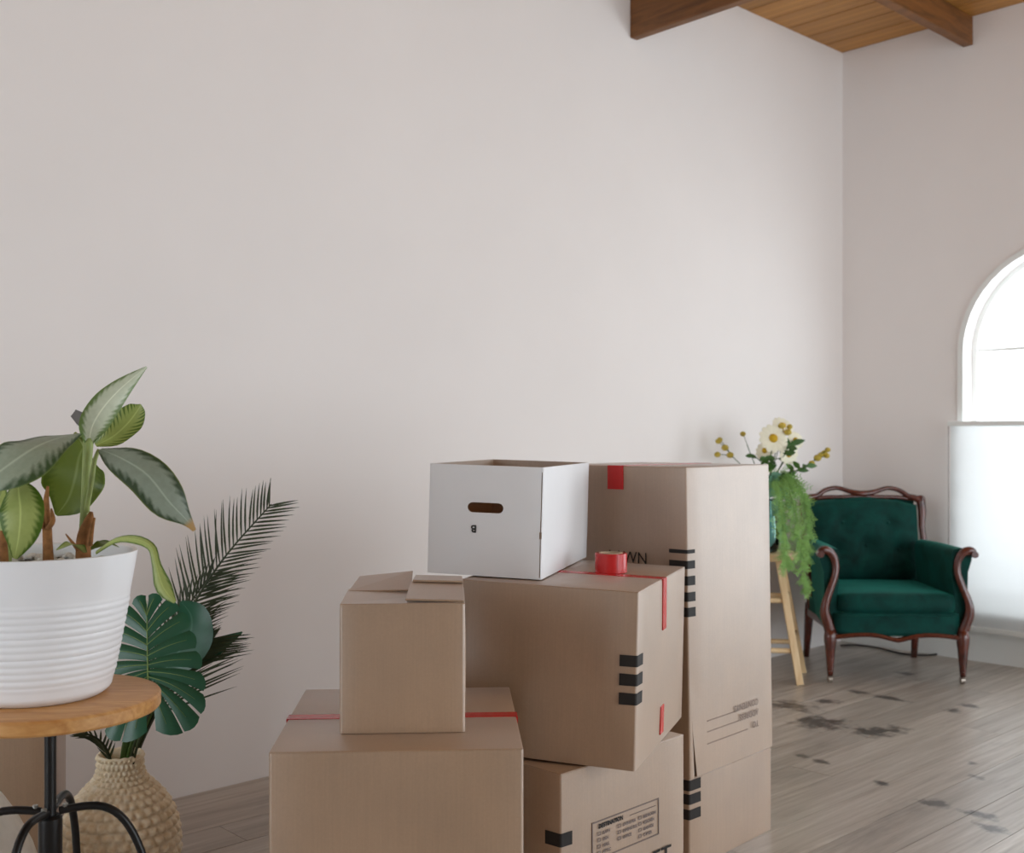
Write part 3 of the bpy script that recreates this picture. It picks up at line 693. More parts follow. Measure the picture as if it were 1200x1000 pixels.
stem([(103, 530, 2.09), (97, 517, 2.08), (88, 508, 2.06)], [3.2, 2.6, 2], M['stem'])
stem([(57, 668, 2.03), (56, 640, 2.03), (55, 612, 2.03), (54, 590, 2.03), (56, 570, 2.03)], [6.5, 5.5, 5, 3.5, 1.5], M['bark'], 'woody_stem')
stem([(98, 668, 2.06), (98, 632, 2.065), (104, 612, 2.065), (107, 600, 2.065)], [9, 8, 6, 2], M['bark'], 'dry_sheath')
stem([(106, 640, 2.05), (108, 620, 2.05), (111, 607, 2.05)], [2.5, 2.2, 1.2], M['bark'], 'dry_sheath')
stem([(92, 645, 2.04), (84, 635, 2.04), (77, 626, 2.03)], [2.5, 1.8, .7], M['bark'], 'dry_sheath')
stem([(56, 620, 2.02), (62, 610, 2.02), (60, 596, 2.02)], [3, 3, 1], M['bark'], 'dry_sheath')
stem([(55, 625, 2.03), (48, 612, 2.02), (45, 602, 2.02)], [3, 2, .8], M['bark'], 'dry_sheath')
stem([(5, 668, 2.0), (4, 640, 2.0), (2, 622, 2.0)], [5, 4.5, 2], M['bark'], 'woody_stem')
stem([(8, 668, 2.02), (10, 640, 2.03), (-4, 590, 2.05), (8, 562, 2.02), (20, 562, 1.98)], [4, 3.5, 3, 2.4, 2], M['stem'])
def L(pts, wid, face, mat, **k): return leaf(wp(pts), hwid(*wid), face, M[mat], pl, inv=ploc, **k)
L([(104, 522, 2.08), (108, 500, 2.06), (121, 478, 2.04), (142, 455, 2.03), (172, 430, 2.02)], [3, 15, 17, 12, 1], toCam + RIGHT*.5, 'leaf_pale', cup=.3, seed=1)
L([(112, 522, 2.12), (132, 512, 2.14), (150, 496, 2.16), (162, 480, 2.17), (165, 474, 2.17)], [3, 16, 20, 12, 1], toCam + UP*.2, 'leaf_stripe', cup=.35, seed=2)
L([(94, 508, 2.06), (70, 513, 2.0), (42, 524, 1.95), (10, 545, 1.92), (-30, 575, 1.90)], [3, 18, 33, 38, 4], toCam*.75 + UP*.8, 'leaf_silver', cup=-.15, seed=3, wave=.05)
L([(101, 519, 2.12), (93, 535, 2.14), (88, 560, 2.15), (80, 585, 2.14), (66, 604, 2.13)], [8, 34, 39, 30, 2], toCam + UP*.1, 'leaf_olive', cup=.12, seed=4)
L([(117, 527, 2.06), (140, 536, 2.0), (172, 556, 1.97), (198, 588, 1.97), (219, 610, 1.98), (228, 622, 1.985)], [3, 18, 24, 21, 7, 2], toCam*.9 + UP*.55 + RIGHT*.1, 'leaf_tip', cup=-.12, seed=5, wave=.05)
L([(21, 562, 1.98), (22, 578, 1.95), (24, 600, 1.93), (22, 628, 1.93), (17, 655, 1.945)], [3, 19, 24, 19, 3], toCam + UP*.25 + RIGHT*.15, 'leaf_lime', cup=-.2, seed=6, wave=.05)
L([(112, 648, 2.02), (135, 633, 1.97), (158, 632, 1.93), (177, 641, 1.90), (183, 662, 1.89), (191, 688, 1.885), (205, 706, 1.88)], [2, 3.5, 5, 4.5, 5, 9, 2], toCam*.9 + UP*.35, 'leaf_lime', cup=-.35, seed=7, wave=.08)
L([(104, 505, 2.1), (97, 493, 2.1), (86, 484, 2.1)], [3, 8, 5], toCam, 'leaf_olive', n=8, seed=8).data.materials[0] = M['leaf_dry']
L([(100, 648, 2.03), (92, 640, 1.98), (80, 638, 1.95), (66, 645, 1.94)], [2, 6, 6, 1], toCam*.6 + UP, 'leaf_lime', seed=9)
L([(104, 645, 2.09), (118, 638, 2.1), (128, 637, 2.12), (140, 642, 2.14)], [2, 7, 7, 1], toCam*.7 + UP, 'leaf_olive', seed=10)
L([(6, 560, 2.1), (-5, 575, 2.12), (-8, 605, 2.13), (2, 632, 2.12)], [4, 20, 24, 2], toCam + RIGHT*.2, 'leaf_lime', seed=11)

# ------------------------------------------------------------------ woven vase and its greenery
vx, vd = (141-600)/F*2.75, 2.75; vz = .415
vs = thing('woven_vase', 'pale woven seagrass vase on the floor behind the plant table', 'vase', P(vx, vd, 0), TH)
prof = [(.085, 0), (.112, .03), (.130, .09), (.139, .16), (.139, .215), (.130, .262), (.110, .305), (.084, .338), (.062, .362), (.054, .385), (.054, vz)]
rows = []; NU, NV = 168, 116; pr = spline(prof, NV)
for i, (r, z) in enumerate(pr):
    row = []
    for j in range(NU):
        t = j/NU; ro_ = i/NV*20; k = int(ro_); cellu = t*30 + .5*(k % 2)
        bmp = abs(math.sin(math.pi*cellu))**.7 * abs(math.sin(math.pi*ro_))**.7
        rr = r - .004 + .0125*bmp*(.5 + .5*min(1, r/.12)); a_ = 2*math.pi*t
        row.append(Vector((rr*math.cos(a_), rr*math.sin(a_), z)))
    rows.append(row)
rows += [[Vector((q*math.cos(2*math.pi*j/NU), q*math.sin(2*math.pi*j/NU), z)) for j in range(NU)] for q, z in ((.050, vz + .003), (.046, vz), (.045, vz - .05), (.05, vz - .1), (.001, vz - .12))]
mb = MB().grid(rows, True); mb.f.append(tuple(reversed(range(NU)))); mb.build('woven_wall', M['wicker'], vs, True)
MB().tube([(.052*math.cos(R(t)), .052*math.sin(R(t)), vz + .001 + .0012*math.sin(t*.3)) for t in range(0, 361, 6)], .0042, 8, False).build('rim_braid', M['wicker'], vs, True)

vtop = P(vx, vd, vz - .10)
def sprout(name, label): return thing(name, label, 'plant', vtop)
sv_ = 2.75/F
# monstera leaf: lobes between side veins, heart-shaped base
mo = sprout('monstera_leaf', 'glossy dark green split monstera leaf in the woven vase')
def vtube(root, pts, rad, mat, name, n=14, k=8):
    q = [Vector(p) - vtop for p in sv([W(*p) for p in pts], n)]; r = [x[0]*sv_ for x in spline([(x,) for x in rad], n)]
    return MB().tube(q, r, k).build(name, mat, root, True)
vtube(mo, [(143, 930, 2.75), (146, 890, 2.74), (152, 850, 2.70), (164, 815, 2.62), (174, 800, 2.56)], [5.5, 5.5, 4.5, 4, 3.2], M['stem_dark'], 'petiole')
Ax = W(174, 800, 2.555); tip = W(171, 703, 2.62); ya = (tip - Ax); yl = ya.length; ya.normalize(); xa = (RIGHT - ya*RIGHT.dot(ya)).normalized(); na = xa.cross(ya)
if na.dot(toCam) < 0: na = -na
def mp(u, v):                                 # u, v in units of the blade length
    return Ax + xa*(u*yl) + ya*(v*yl) + na*(-.16*u*u*yl - .05*yl*max(v, 0)**2 - .10*yl*max(-v, 0)) - vtop
marg = [(.05, -.56), (.36, -.63), (.57, -.46), (.62, -.20), (.60, .06), (.56, .32), (.49, .58), (.40, .82), (.20, .98), (.0, 1.07)]
ribv = [-.05, .0, .04, .09, .16, .25, .37, .52, .70, .90]
right_lobes = []
for k in range(9):
    (ax_, ay_), (bx2, by2) = marg[k], marg[k+1]; g_ = .07 if k else 0
    right_lobes.append(((0, ribv[k+1]), (0, ribv[k]), (ax_ + (bx2-ax_)*g_, ay_ + (by2-ay_)*g_), (bx2 + (ax_-bx2)*g_, by2 + (ay_-by2)*g_)))
for sd in (1, -1):
    for k, (b1_, b0_, t0_, t1_) in enumerate(right_lobes):
        rows, uv = [], []
        for i in range(9):
            t = i/8; r = []
            for j in range(5):
                s_ = j/4; ba = Vector(b0_).lerp(Vector(b1_), s_); ta = Vector(t0_).lerp(Vector(t1_), s_)
                p = ba.lerp(ta, t); bow = math.sin(math.pi*t)*.05*(1 if k < 3 else .5); p = p + Vector((bow*.3, bow))
                ro_ = (1 - (2*s_-1)**2)*.05*t; p = p + (ta - ba).normalized()*ro_
                v3 = mp(sd*p.x, p.y) + na*(.012*yl*math.sin(math.pi*s_)*1.5); r.append(v3); uv.append((max(.1, s_*.9), t))
            rows.append(r)
        MB().grid(rows, uv=uv).build('blade_lobe', M['monstera'], mo, True)
        vm = [mp(sd*(b0_[0]*.5 + b1_[0]*.5 + (t0_[0]*.5 + t1_[0]*.5 - b0_[0]*.5 - b1_[0]*.5)*t), (b0_[1]+b1_[1])/2 + ((t0_[1]+t1_[1])/2 - (b0_[1]+b1_[1])/2)*t + math.sin(math.pi*t)*.05*(1 if k < 3 else .5)) + na*(.022*yl) for t in [i/8*.88 for i in range(9)]]
        MB().tube(vm, [.0011*(1 - .6*i/8) for i in range(9)], 6).build('side_vein', M['monstera_rib'], mo, True)
MB().tube([mp(0, v) + na*.0025 for v in [i/8 for i in range(9)]], [.0022*(1 - .7*i/8) for i in range(9)], 7).build('midrib', M['monstera_rib'], mo, True)
# a second, darker monstera leaf behind the palm
def plain_leaf(root, pts, wid, face, mat, seed): leaf([W(*p) for p in pts], [w*sv_ for w in wid], face, mat, root, 'leaf_blade', inv=vtop, seed=seed, cup=.1)
m2 = sprout('broad_leaf', 'rounded dark green leaf behind the split monstera leaf')
vtube(m2, [(144, 930, 2.76), (152, 880, 2.78), (176, 820, 2.84), (190, 790, 2.86)], [3.5, 3, 2.5, 2], M['stem_dark'], 'petiole')
plain_leaf(m2, [(188, 792, 2.86), (205, 770, 2.87), (222, 745, 2.88), (224, 722, 2.88), (212, 705, 2.88)], [6, 26, 30, 22, 2], toCam + UP*.2, M['monstera'], 21)
m3 = sprout('broad_leaf', 'narrow pointed dark green leaf under the tall palm frond')
vtube(m3, [(146, 930, 2.77), (158, 880, 2.80), (190, 810, 2.88), (205, 782, 2.90)], [3, 2.6, 2.2, 2], M['stem_dark'], 'petiole')
plain_leaf(m3, [(200, 790, 2.90), (222, 775, 2.91), (246, 762, 2.92), (268, 750, 2.93), (284, 741, 2.94)], [6, 16, 14, 7, 1], toCam + UP*.5, M['monstera'], 22)
# palm fronds
def frond(label, path, nl, len_l, len_r, ang_l, ang_r, mat, t0=.3, seed=0, wid=1.5):
    root = sprout('palm_frond', label); rr = random.Random(seed); root['group'] = 'palm fronds in the woven vase'
    ps = sv([W(*p) for p in path], 40)
    MB().tube([p - vtop for p in ps], [(3.0 - 2.2*i/39)*sv_ for i in range(40)], 7).build('rachis', M['palm'], root, True)
    for sd, ln, an in ((-1, len_l, ang_l), (1, len_r, ang_r)):
        for k in range(nl):
            t = t0 + (1 - t0)*(k + .3*(sd > 0))/nl; i = min(int(t*39), 38); p = ps[i].lerp(ps[i+1], t*39 - i); tg = (ps[i+1] - ps[i]).normalized()
            sdv = tg.cross(-toCam).normalized()*sd          # sideways in the picture plane, with some depth
            if sd > 0 and sdv.dot(RIGHT) < 0 or sd < 0 and sdv.dot(RIGHT) > 0: sdv = -sdv
            u = (t - t0)/(1 - t0); a_ = R(an[0] + (an[1]-an[0])*u + rr.uniform(-3, 3)); l_ = (ln[0] + (ln[1]-ln[0])*u + (ln[2])*math.sin(math.pi*u))*sv_*rr.uniform(.92, 1.06)
            dr = tg*math.cos(a_) + sdv*math.sin(a_) + FWD*rr.uniform(-.12, .12); dr.normalize()
            q = [p + dr*(l_*s_) + UP*(-.05*l_*s_*s_*2) + (tg*(.10*l_*s_*s_)) for s_ in (0, .25, .5, .75, 1)]
            nn = dr.cross(toCam).normalized(); ww_ = [w*wid*sv_ for w in (.5, 1, .9, .6, .05)]
            rows = [[c - nn*w - vtop, c + toCam*(w*.45) - vtop, c + nn*w - vtop] for c, w in zip(q, ww_)]
            MB().grid(rows).build('leaflet', mat, root, True)
    return root
frond('tall upright palm frond arching highest above the woven vase', [(150, 930, 2.76), (158, 880, 2.80), (190, 800, 2.90), (218, 725, 2.95), (262, 655, 2.97), (318, 591, 2.99)],
      40, (46, 34, 38), (62, 36, 8), (46, 42), (52, 38), M['palm'], .42, 1, 1.35)
frond('short bushy palm frond below the tall one', [(152, 930, 2.77), (160, 885, 2.80), (185, 830, 2.86), (205, 790, 2.88), (228, 765, 2.90), (250, 748, 2.91)],
      28, (40, 16, 6), (104, 40, 6), (30, 25), (46, 26), M['palm'], .36, 2, 1.5)
frond('middle palm frond between the tall and the short one', [(152, 930, 2.78), (158, 885, 2.82), (180, 825, 2.9), (196, 770, 2.95), (215, 720, 2.98), (248, 672, 3.0)],
      26, (46, 24, 10), (76, 44, 12), (30, 24), (44, 36), M['palm'], .40, 3, 1.5)
frond('low thin palm frond spreading under the table top', [(135, 930, 2.72), (128, 888, 2.70), (116, 868, 2.66), (96, 858, 2.62)],
      9, (24, 14, 4), (26, 14, 4), (30, 30), (30, 30), M['palm'], .3, 4, 1.4)
for k, (xx, yy) in enumerate(((160, 855), (166, 850), (173, 842))):
    o = sprout('grass_blade', ('green reed beside the monstera stalk in the woven vase', 'middle one of the thin dark reeds in the woven vase', 'thin dark reed leaning furthest out of the woven vase')[k]); o['group'] = 'thin reeds in the woven vase'
    vtube(o, [(146 + 3*k, 930, 2.73), (150 + 4*k, 885, 2.72), (xx, yy, 2.70), (xx + 12, yy - 30, 2.70)], [1.8, 1.6, 1.4, .8], M['stem_dark'] if k == 0 else M['palm'], 'stalk')

# off-white rounded vase beside the table
ov = thing('floor_vase', 'off-white rounded vase on the floor left of the plant table', 'vase', P((-50-600)/F*2.4, 2.4, 0), TH)
MB().lathe([(.001, 0), (.10, 0), (.14, .03), (.172, .10), (.178, .17), (.170, .24), (.150, .305), (.122, .365), (.092, .414), (.062, .45), (.05, .475), (.054, .50), (.05, .502), (.044, .475), (.05, .42), (.001, .40)], 64).build('vase_wall', M['off_white'], ov, True)
MB().tube([(.052*math.cos(R(t)), .052*math.sin(R(t)), .5) for t in range(0, 361, 8)], .004, 8, False).build('lip', M['off_white'], ov, True)

# ------------------------------------------------------------------ armchair
cx_, cd_ = 1.868, 5.42; ch_h = R(2.5)
ch = thing('armchair', 'green velvet armchair with carved dark wood frame', 'armchair', P(cx_, cd_, 0), TH - ch_h)
mah, vel = M['mahogany'], M['velvet']
HW = .318
# front legs with castors and arm posts that grow out of them
for sx in (-1, 1):
    lg = MB().tube([(sx*HW, 0, z) for z in (.035, .06, .11, .165, .20, .225, .262)], [.013, .016, .020, .025, .030, .031, .026], 14).build('leg', mah, ch, True)
    cst = MB().tube([(sx*HW, 0, .034), (sx*HW, 0, .062)], [.012, .016], 12); cst.build('castor_socket', M['brass'], lg, True, angle=40)
    MB().tube([(sx*HW - .009, .008, .018), (sx*HW + .009, .008, .018)], .018, 16).build('castor_wheel', M['brass'], lg, True, angle=40)
    pth = [(HW, 0, .25), (HW + .012, -.004, .29), (HW + .028, -.010, .345), (HW + .022, -.012, .40), (HW - .004, -.006, .47), (HW - .026, .002, .54), (HW - .022, .004, .60), (HW + .002, .0, .638), (HW + .034, -.004, .648), (HW + .052, -.004, .636)]
    pts = [(sx*p[0], p[1], p[2]) for p in spline(pth, 34)]
    MB().tube(pts, [r[0] for r in spline([(.027,), (.026,), (.024,), (.02,), (.018,), (.018,), (.019,), (.021,), (.021,), (.017,)], 34)], 12, True, .85).build('arm_post', mah, ch, True)
    MB().tube([(sx*(HW + .050), -.026, .630), (sx*(HW + .050), .022, .630)], .0165, 16).build('scroll', mah, ch, True, angle=50)
    # arm: padded top, inner and outer panels
    rows = []
    for i in range(13):
        t = i/12; y = .012 + .50*t; top = .652 + .004*math.sin(math.pi*t) - .004*t**2; xo = HW + .040 - .05*t; xi = HW - .052 - .02*t; xb_ = HW + .020 - .05*t
        sec = [(xb_, .262 + .02*t), (xb_ + .006, .40), (xo - .012, .54), (xo + .006, .60), (xo + .006, top - .02), (xo - .012, top), ((xo + xi)/2, top + .008), (xi + .012, top - .002), (xi, top - .022), (xi + .004, .54), (xi + .016, .42), (xi + .012, .30)]
        rows.append([Vector((sx*p[0], y, p[1])) for p in sec])
    mb = MB().grid(rows, True); mb.f += [tuple(range(12)), tuple(12*12 + j for j in range(12))]
    mb.build('arm_pad', vel, ch, True, angle=70)
    lb = MB().tube([(sx*.285, .60, .30), (sx*.286, .615, .22), (sx*.288, .635, .12), (sx*.29, .66, .0)], [.024, .024, .021, .016], 12).build('leg', mah, ch, True)
# side rails and seat
for sx in (-1, 1): MB().box((sx*.29 - .012, .02, .235), (sx*.29 + .012, .61, .275)).build('side_rail', mah, ch, bevel=.004)
MB().box((-.28, .60, .235), (.28, .63, .29)).build('back_rail', mah, ch, bevel=.004)
def apz(x): return .232 + .020*math.cos(x/.27*math.pi*1.0)*-1 + .018*(1 if abs(x) < .001 else math.cos(x*40)*math.exp(-(x/.16)**2)) - .002
rows = []
for i in range(31):
    x = -.295 + .59*i/30; zb = .218 + .014*math.sin(abs(x)/.295*math.pi)**1 - .012*math.exp(-(x/.07)**2); yf = -.012 - .012*math.cos(x/.295*math.pi/2)
    rows.append([Vector((x, yf + .016, zb + .018)), Vector((x, yf - .004, zb + .018)), Vector((x, yf - .010, zb + .008)), Vector((x, yf - .004, zb - .003)), Vector((x, yf + .016, zb - .003))])
MB().grid(rows, True).build('carved_apron', mah, ch, True, angle=50)
def pad(name, x0, x1, y0, y1, z0, z1, r, sagx=0, crown=0, fb=0, ny=10, nx=16):
    """Soft cushion: closed section swept across x."""
    rows = []; sec = []
    for (cy, cz, a0) in ((y0 + r, z0 + r, 180), (y1 - r, z0 + r, 270), (y1 - r, z1 - r, 0), (y0 + r, z1 - r, 90)):
        for k in range(6): a_ = R(a0 + 18*k); sec.append((cy + r*math.cos(a_), cz + r*math.sin(a_)))
    dense = []
    for p, q in zip(sec, sec[1:] + sec[:1]):
        dense.append(p)
        if math.dist(p, q) > .06: dense += [(p[0] + (q[0]-p[0])*t/8, p[1] + (q[1]-p[1])*t/8) for t in range(1, 8)]
    ym, zm = (y0+y1)/2, (z0+z1)/2
    for i in range(nx + 1):
        u = -1 + 2*i/nx; e = (1 - abs(u)**6)**.5 if abs(u) < 1 else 0; x = (x0+x1)/2 + u*(x1-x0)/2; row = []
        for y, z in dense:
            k = .82 + .18*e; zz = zm + (z - zm)*k + (crown*(1-u*u)*(1 - ((y-ym)/(y1-y0)*2)**2) if z > zm else 0)
            yy = ym + (y - ym)*(.96 + .04*e) - (fb*(1-u*u) if y < ym else 0); row.append(Vector((x, yy, zz)))
        rows.append(row)
    n = len(dense); mb = MB().grid(rows, True); mb.f += [tuple(range(n)), tuple(nx*n + j for j in range(n))]
    return mb.build(name, vel, ch, True, angle=75)
pad('seat_front', -.300, .300, -.012, .60, .230, .352, .022, fb=.010)
pad('seat_cushion', -.278, .278, -.020, .56, .336, .438, .040, crown=.008, fb=.014)
MB().tube([(x, -.030 - .012*(1 - (x/.29)**2), .338) for x in [-.285 + .57*i/20 for i in range(21)]], .004, 6).build('piping', vel, ch, True)
# backrest: bulging buttoned panel in a frame that leans back
def backpt(x, z, o): return Vector((x, .555 + (z - .42)*.16 - o, z))
def topz(x):
    a_ = abs(x)/.29; return .866 + .012*math.cos(x/.29*math.pi*1.4) - .030*max(0, a_ - .7)/.3
btn = [(-.12, .74), (.12, .74), (0, .62), (-.17, .60), (.17, .60)]
def bulge(x, z):
    u = x/.292; v = (z - .42)/(topz(x) - .42); v = min(max(v, 0), 1)
    b = .075*max(0, 1 - abs(u)**4)**.5*max(0, 1 - abs(2*v - 1)**5)**.5
    for bx_, bz in btn: b -= .020*math.exp(-(((x-bx_)**2 + (z-bz)**2)/.0018))
    return b
rows = []
for i in range(31):
    x_ = -.292 + .584*i/30; rows.append([backpt(x_, .42 + (topz(x_) - .42)*j/24, bulge(x_, .42 + (topz(x_) - .42)*j/24)) for j in range(25)])
for r_ in rows: r_ += [backpt(r_[-1].x, r_[-1].z, -.045), backpt(r_[0].x, r_[0].z, -.045)]
mb = MB().grid(rows, True); n = 27; mb.f += [tuple(range(n)), tuple(30*n + j for j in range(n))]
mb.build('backrest', vel, ch, True, angle=75)
for bx_, bz in btn: MB().ball(backpt(bx_, bz, bulge(bx_, bz) + .001), .009, 10, 6, (1, .5, 1)).build('button', vel, ch, True)
def frame_tube(name, pts, rad, n=40, flat=1.0): return MB().tube([backpt(x, z, o) for x, z, o in spline(pts, n)], [r[0] for r in spline([(r,) for r in rad], n)], 10, True, flat).build(name, mah, ch, True)
frame_tube('top_rail', [(-.318, .842, .006), (-.29, .868, .006), (-.24, .880, .006), (-.19, .912, .006), (-.13, .922, .006), (-.07, .905, .006), (-.02, .893, .008), (.03, .893, .008), (.08, .905, .006), (.14, .922, .006), (.20, .910, .006), (.245, .880, .006), (.285, .868, .006), (.318, .850, .006)],
           [.020, .018, .015, .013, .012, .013, .017, .017, .013, .012, .013, .015, .018, .020], 60)
frame_tube('inner_rail', [(-.285, .862, 0), (-.19, .872, 0), (-.1, .874, 0), (0, .876, 0), (.1, .874, 0), (.19, .872, 0), (.285, .862, 0)], [.011]*7, 30)
for sx in (-1, 1):
    frame_tube('stile', [(sx*.312, .858, .004), (sx*.318, .80, .004), (sx*.312, .72, .006), (sx*.316, .64, .006), (sx*.308, .52, .0), (sx*.292, .40, -.01), (sx*.287, .28, -.02)], [.024, .022, .018, .018, .020, .022, .024], 30)
    frame_tube('carved_leaf', [(sx*.295, .872, .010), (sx*.318, .868, .012), (sx*.330, .84, .010)], [.010, .015, .008], 10)
MB().box((-.29, .665, .44), (.29, .672, .86), Matrix.Shear('XY', 4, (0, 0))).build('back_cover', vel, ch)

# cable on the floor under the chair
cbp = [P(*G(x, y)) for x, y in ((985, 758), (1005, 757.5), (1030, 761), (1055, 767), (1080, 769.5), (1098, 768), (1103, 765), (1094, 763.5))]
o = MB().tube([(p.x, p.y, .006) for p in sv(cbp, 50)], .005, 7).build('power_cable', M['cable'], None, True); tag(o, 'black cable lying on the floor under the armchair', 'cable')

# ------------------------------------------------------------------ wooden stool with bouquet
sx0, sd0, szt = 1.245, 5.52, .632
st = thing('wooden_stool', 'pale wooden stool with splayed legs beside the armchair', 'stool', P(sx0, sd0, 0), TH)
MB().lathe([(0.001, 0), (.160, 0), (.168, .004), (.170, .012), (.170, .026), (.166, .032), (.001, .034)], 48, (0, 0, szt - .034)).build('seat', M['pale_wood'], st, True, angle=40)
feet = [(.145, -.125), (.235, .150), (-.125, .185), (-.185, -.10)]
feet = [(.148, -.128), (.236, .155), (-.12, .21), (-.21, -.08)]
tops = [(f_[0]*.42, f_[1]*.42) for f_ in feet]
lc = lambda k, z: Vector((feet[k][0] + (tops[k][0]-feet[k][0])*z/(szt-.03), feet[k][1] + (tops[k][1]-feet[k][1])*z/(szt-.03), z))
for k in range(4):
    a_, b_ = lc(k, 0), lc(k, szt - .03)
    MB().tube([a_.lerp(b_, t/4) for t in range(5)], .026, 4, True, .85, side=(1, .9, 0)).build('leg', M['pale_wood'], st, bevel=.002)
for k in range(4):
    for z in ((.215, .415) if k % 2 == 0 else (.16, .40)):
        MB().tube([lc(k, z), lc((k+1) % 4, z)], .0125, 8).build('stretcher', M['pale_wood'], st, True)
gx, gd = sx0 + .005, sd0 - .02; gz = szt
gv = thing('flower_vase', 'aqua glass vase of flowers on the pale wooden stool', 'vase', P(gx, gd, gz + .0006), TH)
MB().lathe([(.001, .0), (.052, 0), (.062, .01), (.070, .06), (.072, .12), (.064, .18), (.050, .215), (.052, .25), (.058, .262), (.0555, .262), (.0495, .25), (.0475, .215), (.061, .18), (.069, .12), (.067, .06), (.058, .014), (.001, .008)], 40).build('glass_wall', M['vase_glass'], gv, True)
mouth = P(gx, gd, gz + .06); sf = 5.5/F
def bloom_root(label, cat='flower', name='daisy', group=None): return thing(name, label, cat, mouth, 0, group)
def ftube(root, pts, rad, mat, name, n=16):
    q = [Vector(p) - mouth for p in sv(pts, n)]; return MB().tube(q, rad, 6).build(name, mat, root, True)
MZ = P(gx, gd, gz + .255)
def stalk(root, target, rad=.0028, bend=.3):
    mid = MZ.lerp(target, .5) + UP*.02
    return ftube(root, [mouth + RIGHT*random.uniform(-.02, .02), MZ + RIGHT*random.uniform(-.02, .02), mid, target], rad, M['stem_dark'], 'stalk')
def daisy(px, py, d, r, label, nrm):
    root = bloom_root(label, group='white daisies in the glass vase'); c = W(px, py, d); stalk(root, c)
    nrm = Vector(nrm).normalized(); a_ = nrm.orthogonal().normalized(); b_ = nrm.cross(a_)
    for k in range(13):
        t = 2*math.pi*k/13 + .1; dr = a_*math.cos(t) + b_*math.sin(t); sd = nrm.cross(dr); rows = []
        for s_, w in ((.12, .10), (.4, .2), (.7, .24), (.92, .17), (1.0, .05)):
            rows.append([c + dr*(r*s_) + sd*(r*w*q) + nrm*(.10*r*math.sin(s_*2.4) - .05*r*abs(q)) - mouth for q in (-1, 0, 1)])
        MB().grid(rows).build('petal', M['petal'], root, True)
    cm_ = MB(); rw = []
    for i in range(6):
        an = math.pi/2*i/5; rw.append([c + (a_*math.cos(2*math.pi*j/14) + b_*math.sin(2*math.pi*j/14))*(r*.30*math.cos(an) + .0004) + nrm*(r*.05 + r*.2*math.sin(an)) - mouth for j in range(14)])
    cm_.grid(rw, True).build('flower_centre', M['pollen'], root, True)
daisy(906, 514, 5.40, .072, 'largest white daisy with yellow centre in the vase', toCam + RIGHT*.1 + UP*.25)
daisy(924, 532, 5.42, .058, 'white daisy drooping to the armchair side of the vase', toCam + RIGHT*.5)
daisy(917, 499, 5.50, .055, 'topmost white daisy facing up above the others', toCam*.6 + UP*.6 + RIGHT*.2)
daisy(932, 516, 5.46, .045, 'small white daisy between the topmost and the drooping one', toCam + UP*.4 + RIGHT*.4)
daisy(897, 528, 5.52, .055, 'white daisy half behind the tall cardboard box', toCam*.5 - RIGHT*.5 + UP*.3)
def buds(px, py, d, n, spread, label, seed):
    root = bloom_root(label, name='bud_spray', group='sprays of small yellow buds'); rr = random.Random(seed); c = W(px, py, d); j = c - (c - MZ).normalized()*.06
    stalk(root, j, .0022)
    for k in range(n):
        p = c + RIGHT*rr.uniform(-spread, spread) + UP*rr.uniform(-spread, spread)*.9 + FWD*rr.uniform(-spread, spread)*.5
        ftube(root, [j, j.lerp(p, .6) + UP*.004, p], .0015, M['stem_dark'], 'stalklet', 6)
        q = MB().ball(p - mouth, rr.uniform(.014, .020), 9, 6, (1, 1, .85)).build('bud', M['bud'], root, True)
buds(850, 524, 5.55, 5, .045, 'spray of yellow buds leaning over the tall box', 1)
buds(960, 535, 5.45, 6, .04, 'spray of yellow buds leaning toward the armchair', 2)
buds(920, 500, 5.42, 4, .035, 'spray of yellow buds beside the topmost daisy', 3)
buds(871, 508, 5.55, 1, .004, 'single bud on a thin upright stalk', 4)
def leafy(label, name, path, mat, n, ln, wd, seed, down=.4):
    root = thing(name, label, 'foliage', mouth, 0, 'greenery in the glass vase'); rr = random.Random(seed)
    ps = sv([mouth, MZ] + [W(*p) for p in path], 40); MB().tube([p - mouth for p in ps], .0025, 6).build('stalk', M['stem_dark'], root, True)
    for k in range(n):
        t = 14 + (25.0)*(k/n); i = int(min(t, 38)); p = ps[i]; tg = (ps[i+1] - ps[i]).normalized()
        dr = (tg*.5 + RIGHT*rr.uniform(-1, 1) + FWD*rr.uniform(-.8, .8) + UP*rr.uniform(-down, .5)).normalized()
        sd = dr.cross(toCam + UP*rr.uniform(-.4, .4)).normalized(); l_ = ln*rr.uniform(.7, 1.2); rows = []
        for s_, w in ((0, .1), (.25, .8), (.5, 1), (.8, .6), (1, .05)):
            c = p + dr*(l_*s_) - UP*(.15*l_*s_*s_); rows.append([c - sd*wd*w - mouth, c + toCam*wd*w*.3 - mouth, c + sd*wd*w - mouth])
        MB().grid(rows).build('leaf', mat, root, True)
leafy('dark green leaves just under the daisies', 'leafy_sprig', [(900, 545, 5.42), (918, 535, 5.40), (925, 520, 5.42)], M['dark_leaf'], 16, .075, .016, 1)
leafy('dark green leaves spreading toward the armchair', 'leafy_sprig', [(915, 560, 5.42), (932, 552, 5.38), (948, 545, 5.36)], M['dark_leaf'], 12, .06, .014, 2)
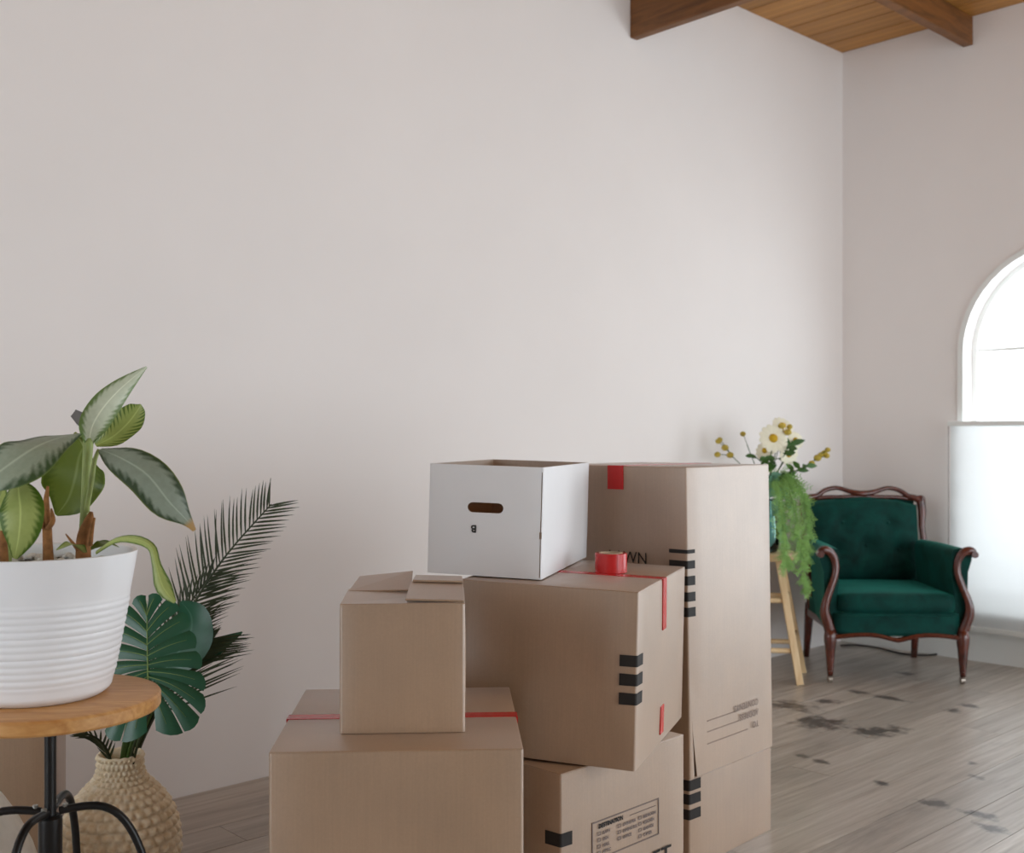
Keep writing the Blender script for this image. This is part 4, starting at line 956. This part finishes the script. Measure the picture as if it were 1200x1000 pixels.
leafy('blue green leaves hanging over the vase front', 'leafy_sprig', [(905, 565, 5.40), (912, 590, 5.36), (914, 628, 5.36)], M['euca'], 26, .06, .018, 3, .9)
leafy('blue green leaves crowding the vase mouth', 'leafy_sprig', [(900, 560, 5.40), (918, 568, 5.36), (922, 598, 5.34)], M['euca'], 24, .06, .017, 5, .9)
leafy('thin leaf sprig reaching over the tall box', 'leafy_sprig', [(896, 550, 5.45), (888, 538, 5.46), (878, 534, 5.46)], M['dark_leaf'], 6, .05, .010, 4)
def fernspray(label, path, seed, n=60, sp=.055):
    root = thing('trailing_fern', label, 'foliage', mouth, 0, 'trailing ferns in the glass vase'); rr = random.Random(seed)
    ps = sv([mouth, MZ] + [W(*p) for p in path], 60); MB().tube([p - mouth for p in ps], .0028, 6).build('stalk', M['fern'], root, True)
    nd = MB()
    for k in range(n):
        i = 16 + int(42*k/n); p = ps[i]; tg = (ps[i+1] - ps[i]).normalized(); taper = 1 - .55*(k/n)
        dr = (tg*.7 + RIGHT*rr.uniform(-1, 1) + FWD*rr.uniform(-.8, .8) + UP*rr.uniform(-.8, .2)).normalized(); l_ = sp*rr.uniform(.7, 1.25)*taper
        for q in range(7):
            c = p + dr*(l_*(q+.5)/7) - UP*(l_*.2*(q/7)**2)
            for sd in (-1, 1):
                d2 = (dr*.7 + dr.cross(toCam).normalized()*sd + UP*rr.uniform(-.4, .1) + FWD*rr.uniform(-.4, .4)).normalized(); e = c + d2*.016; w = dr*.0022
                nd.add([c - w - mouth, c + w - mouth, e + w*.8 - mouth, e - w*.8 - mouth], [(0, 1, 2, 3)])
    fo = nd.build('fronds', M['fern'], root); fo['kind'] = 'stuff'
fernspray('longest light green fern trailing below the stool seat', [(915, 560, 5.36), (930, 590, 5.30), (938, 640, 5.28), (945, 695, 5.28)], 1, 110, .10)
fernspray('light green fern spilling over the armchair side', [(920, 555, 5.40), (940, 580, 5.36), (946, 620, 5.34), (942, 655, 5.34)], 2, 100, .10)
fernspray('short fluffy fern hanging in front of the vase', [(908, 565, 5.34), (916, 600, 5.30), (920, 640, 5.28), (922, 665, 5.28)], 3, 80, .09)
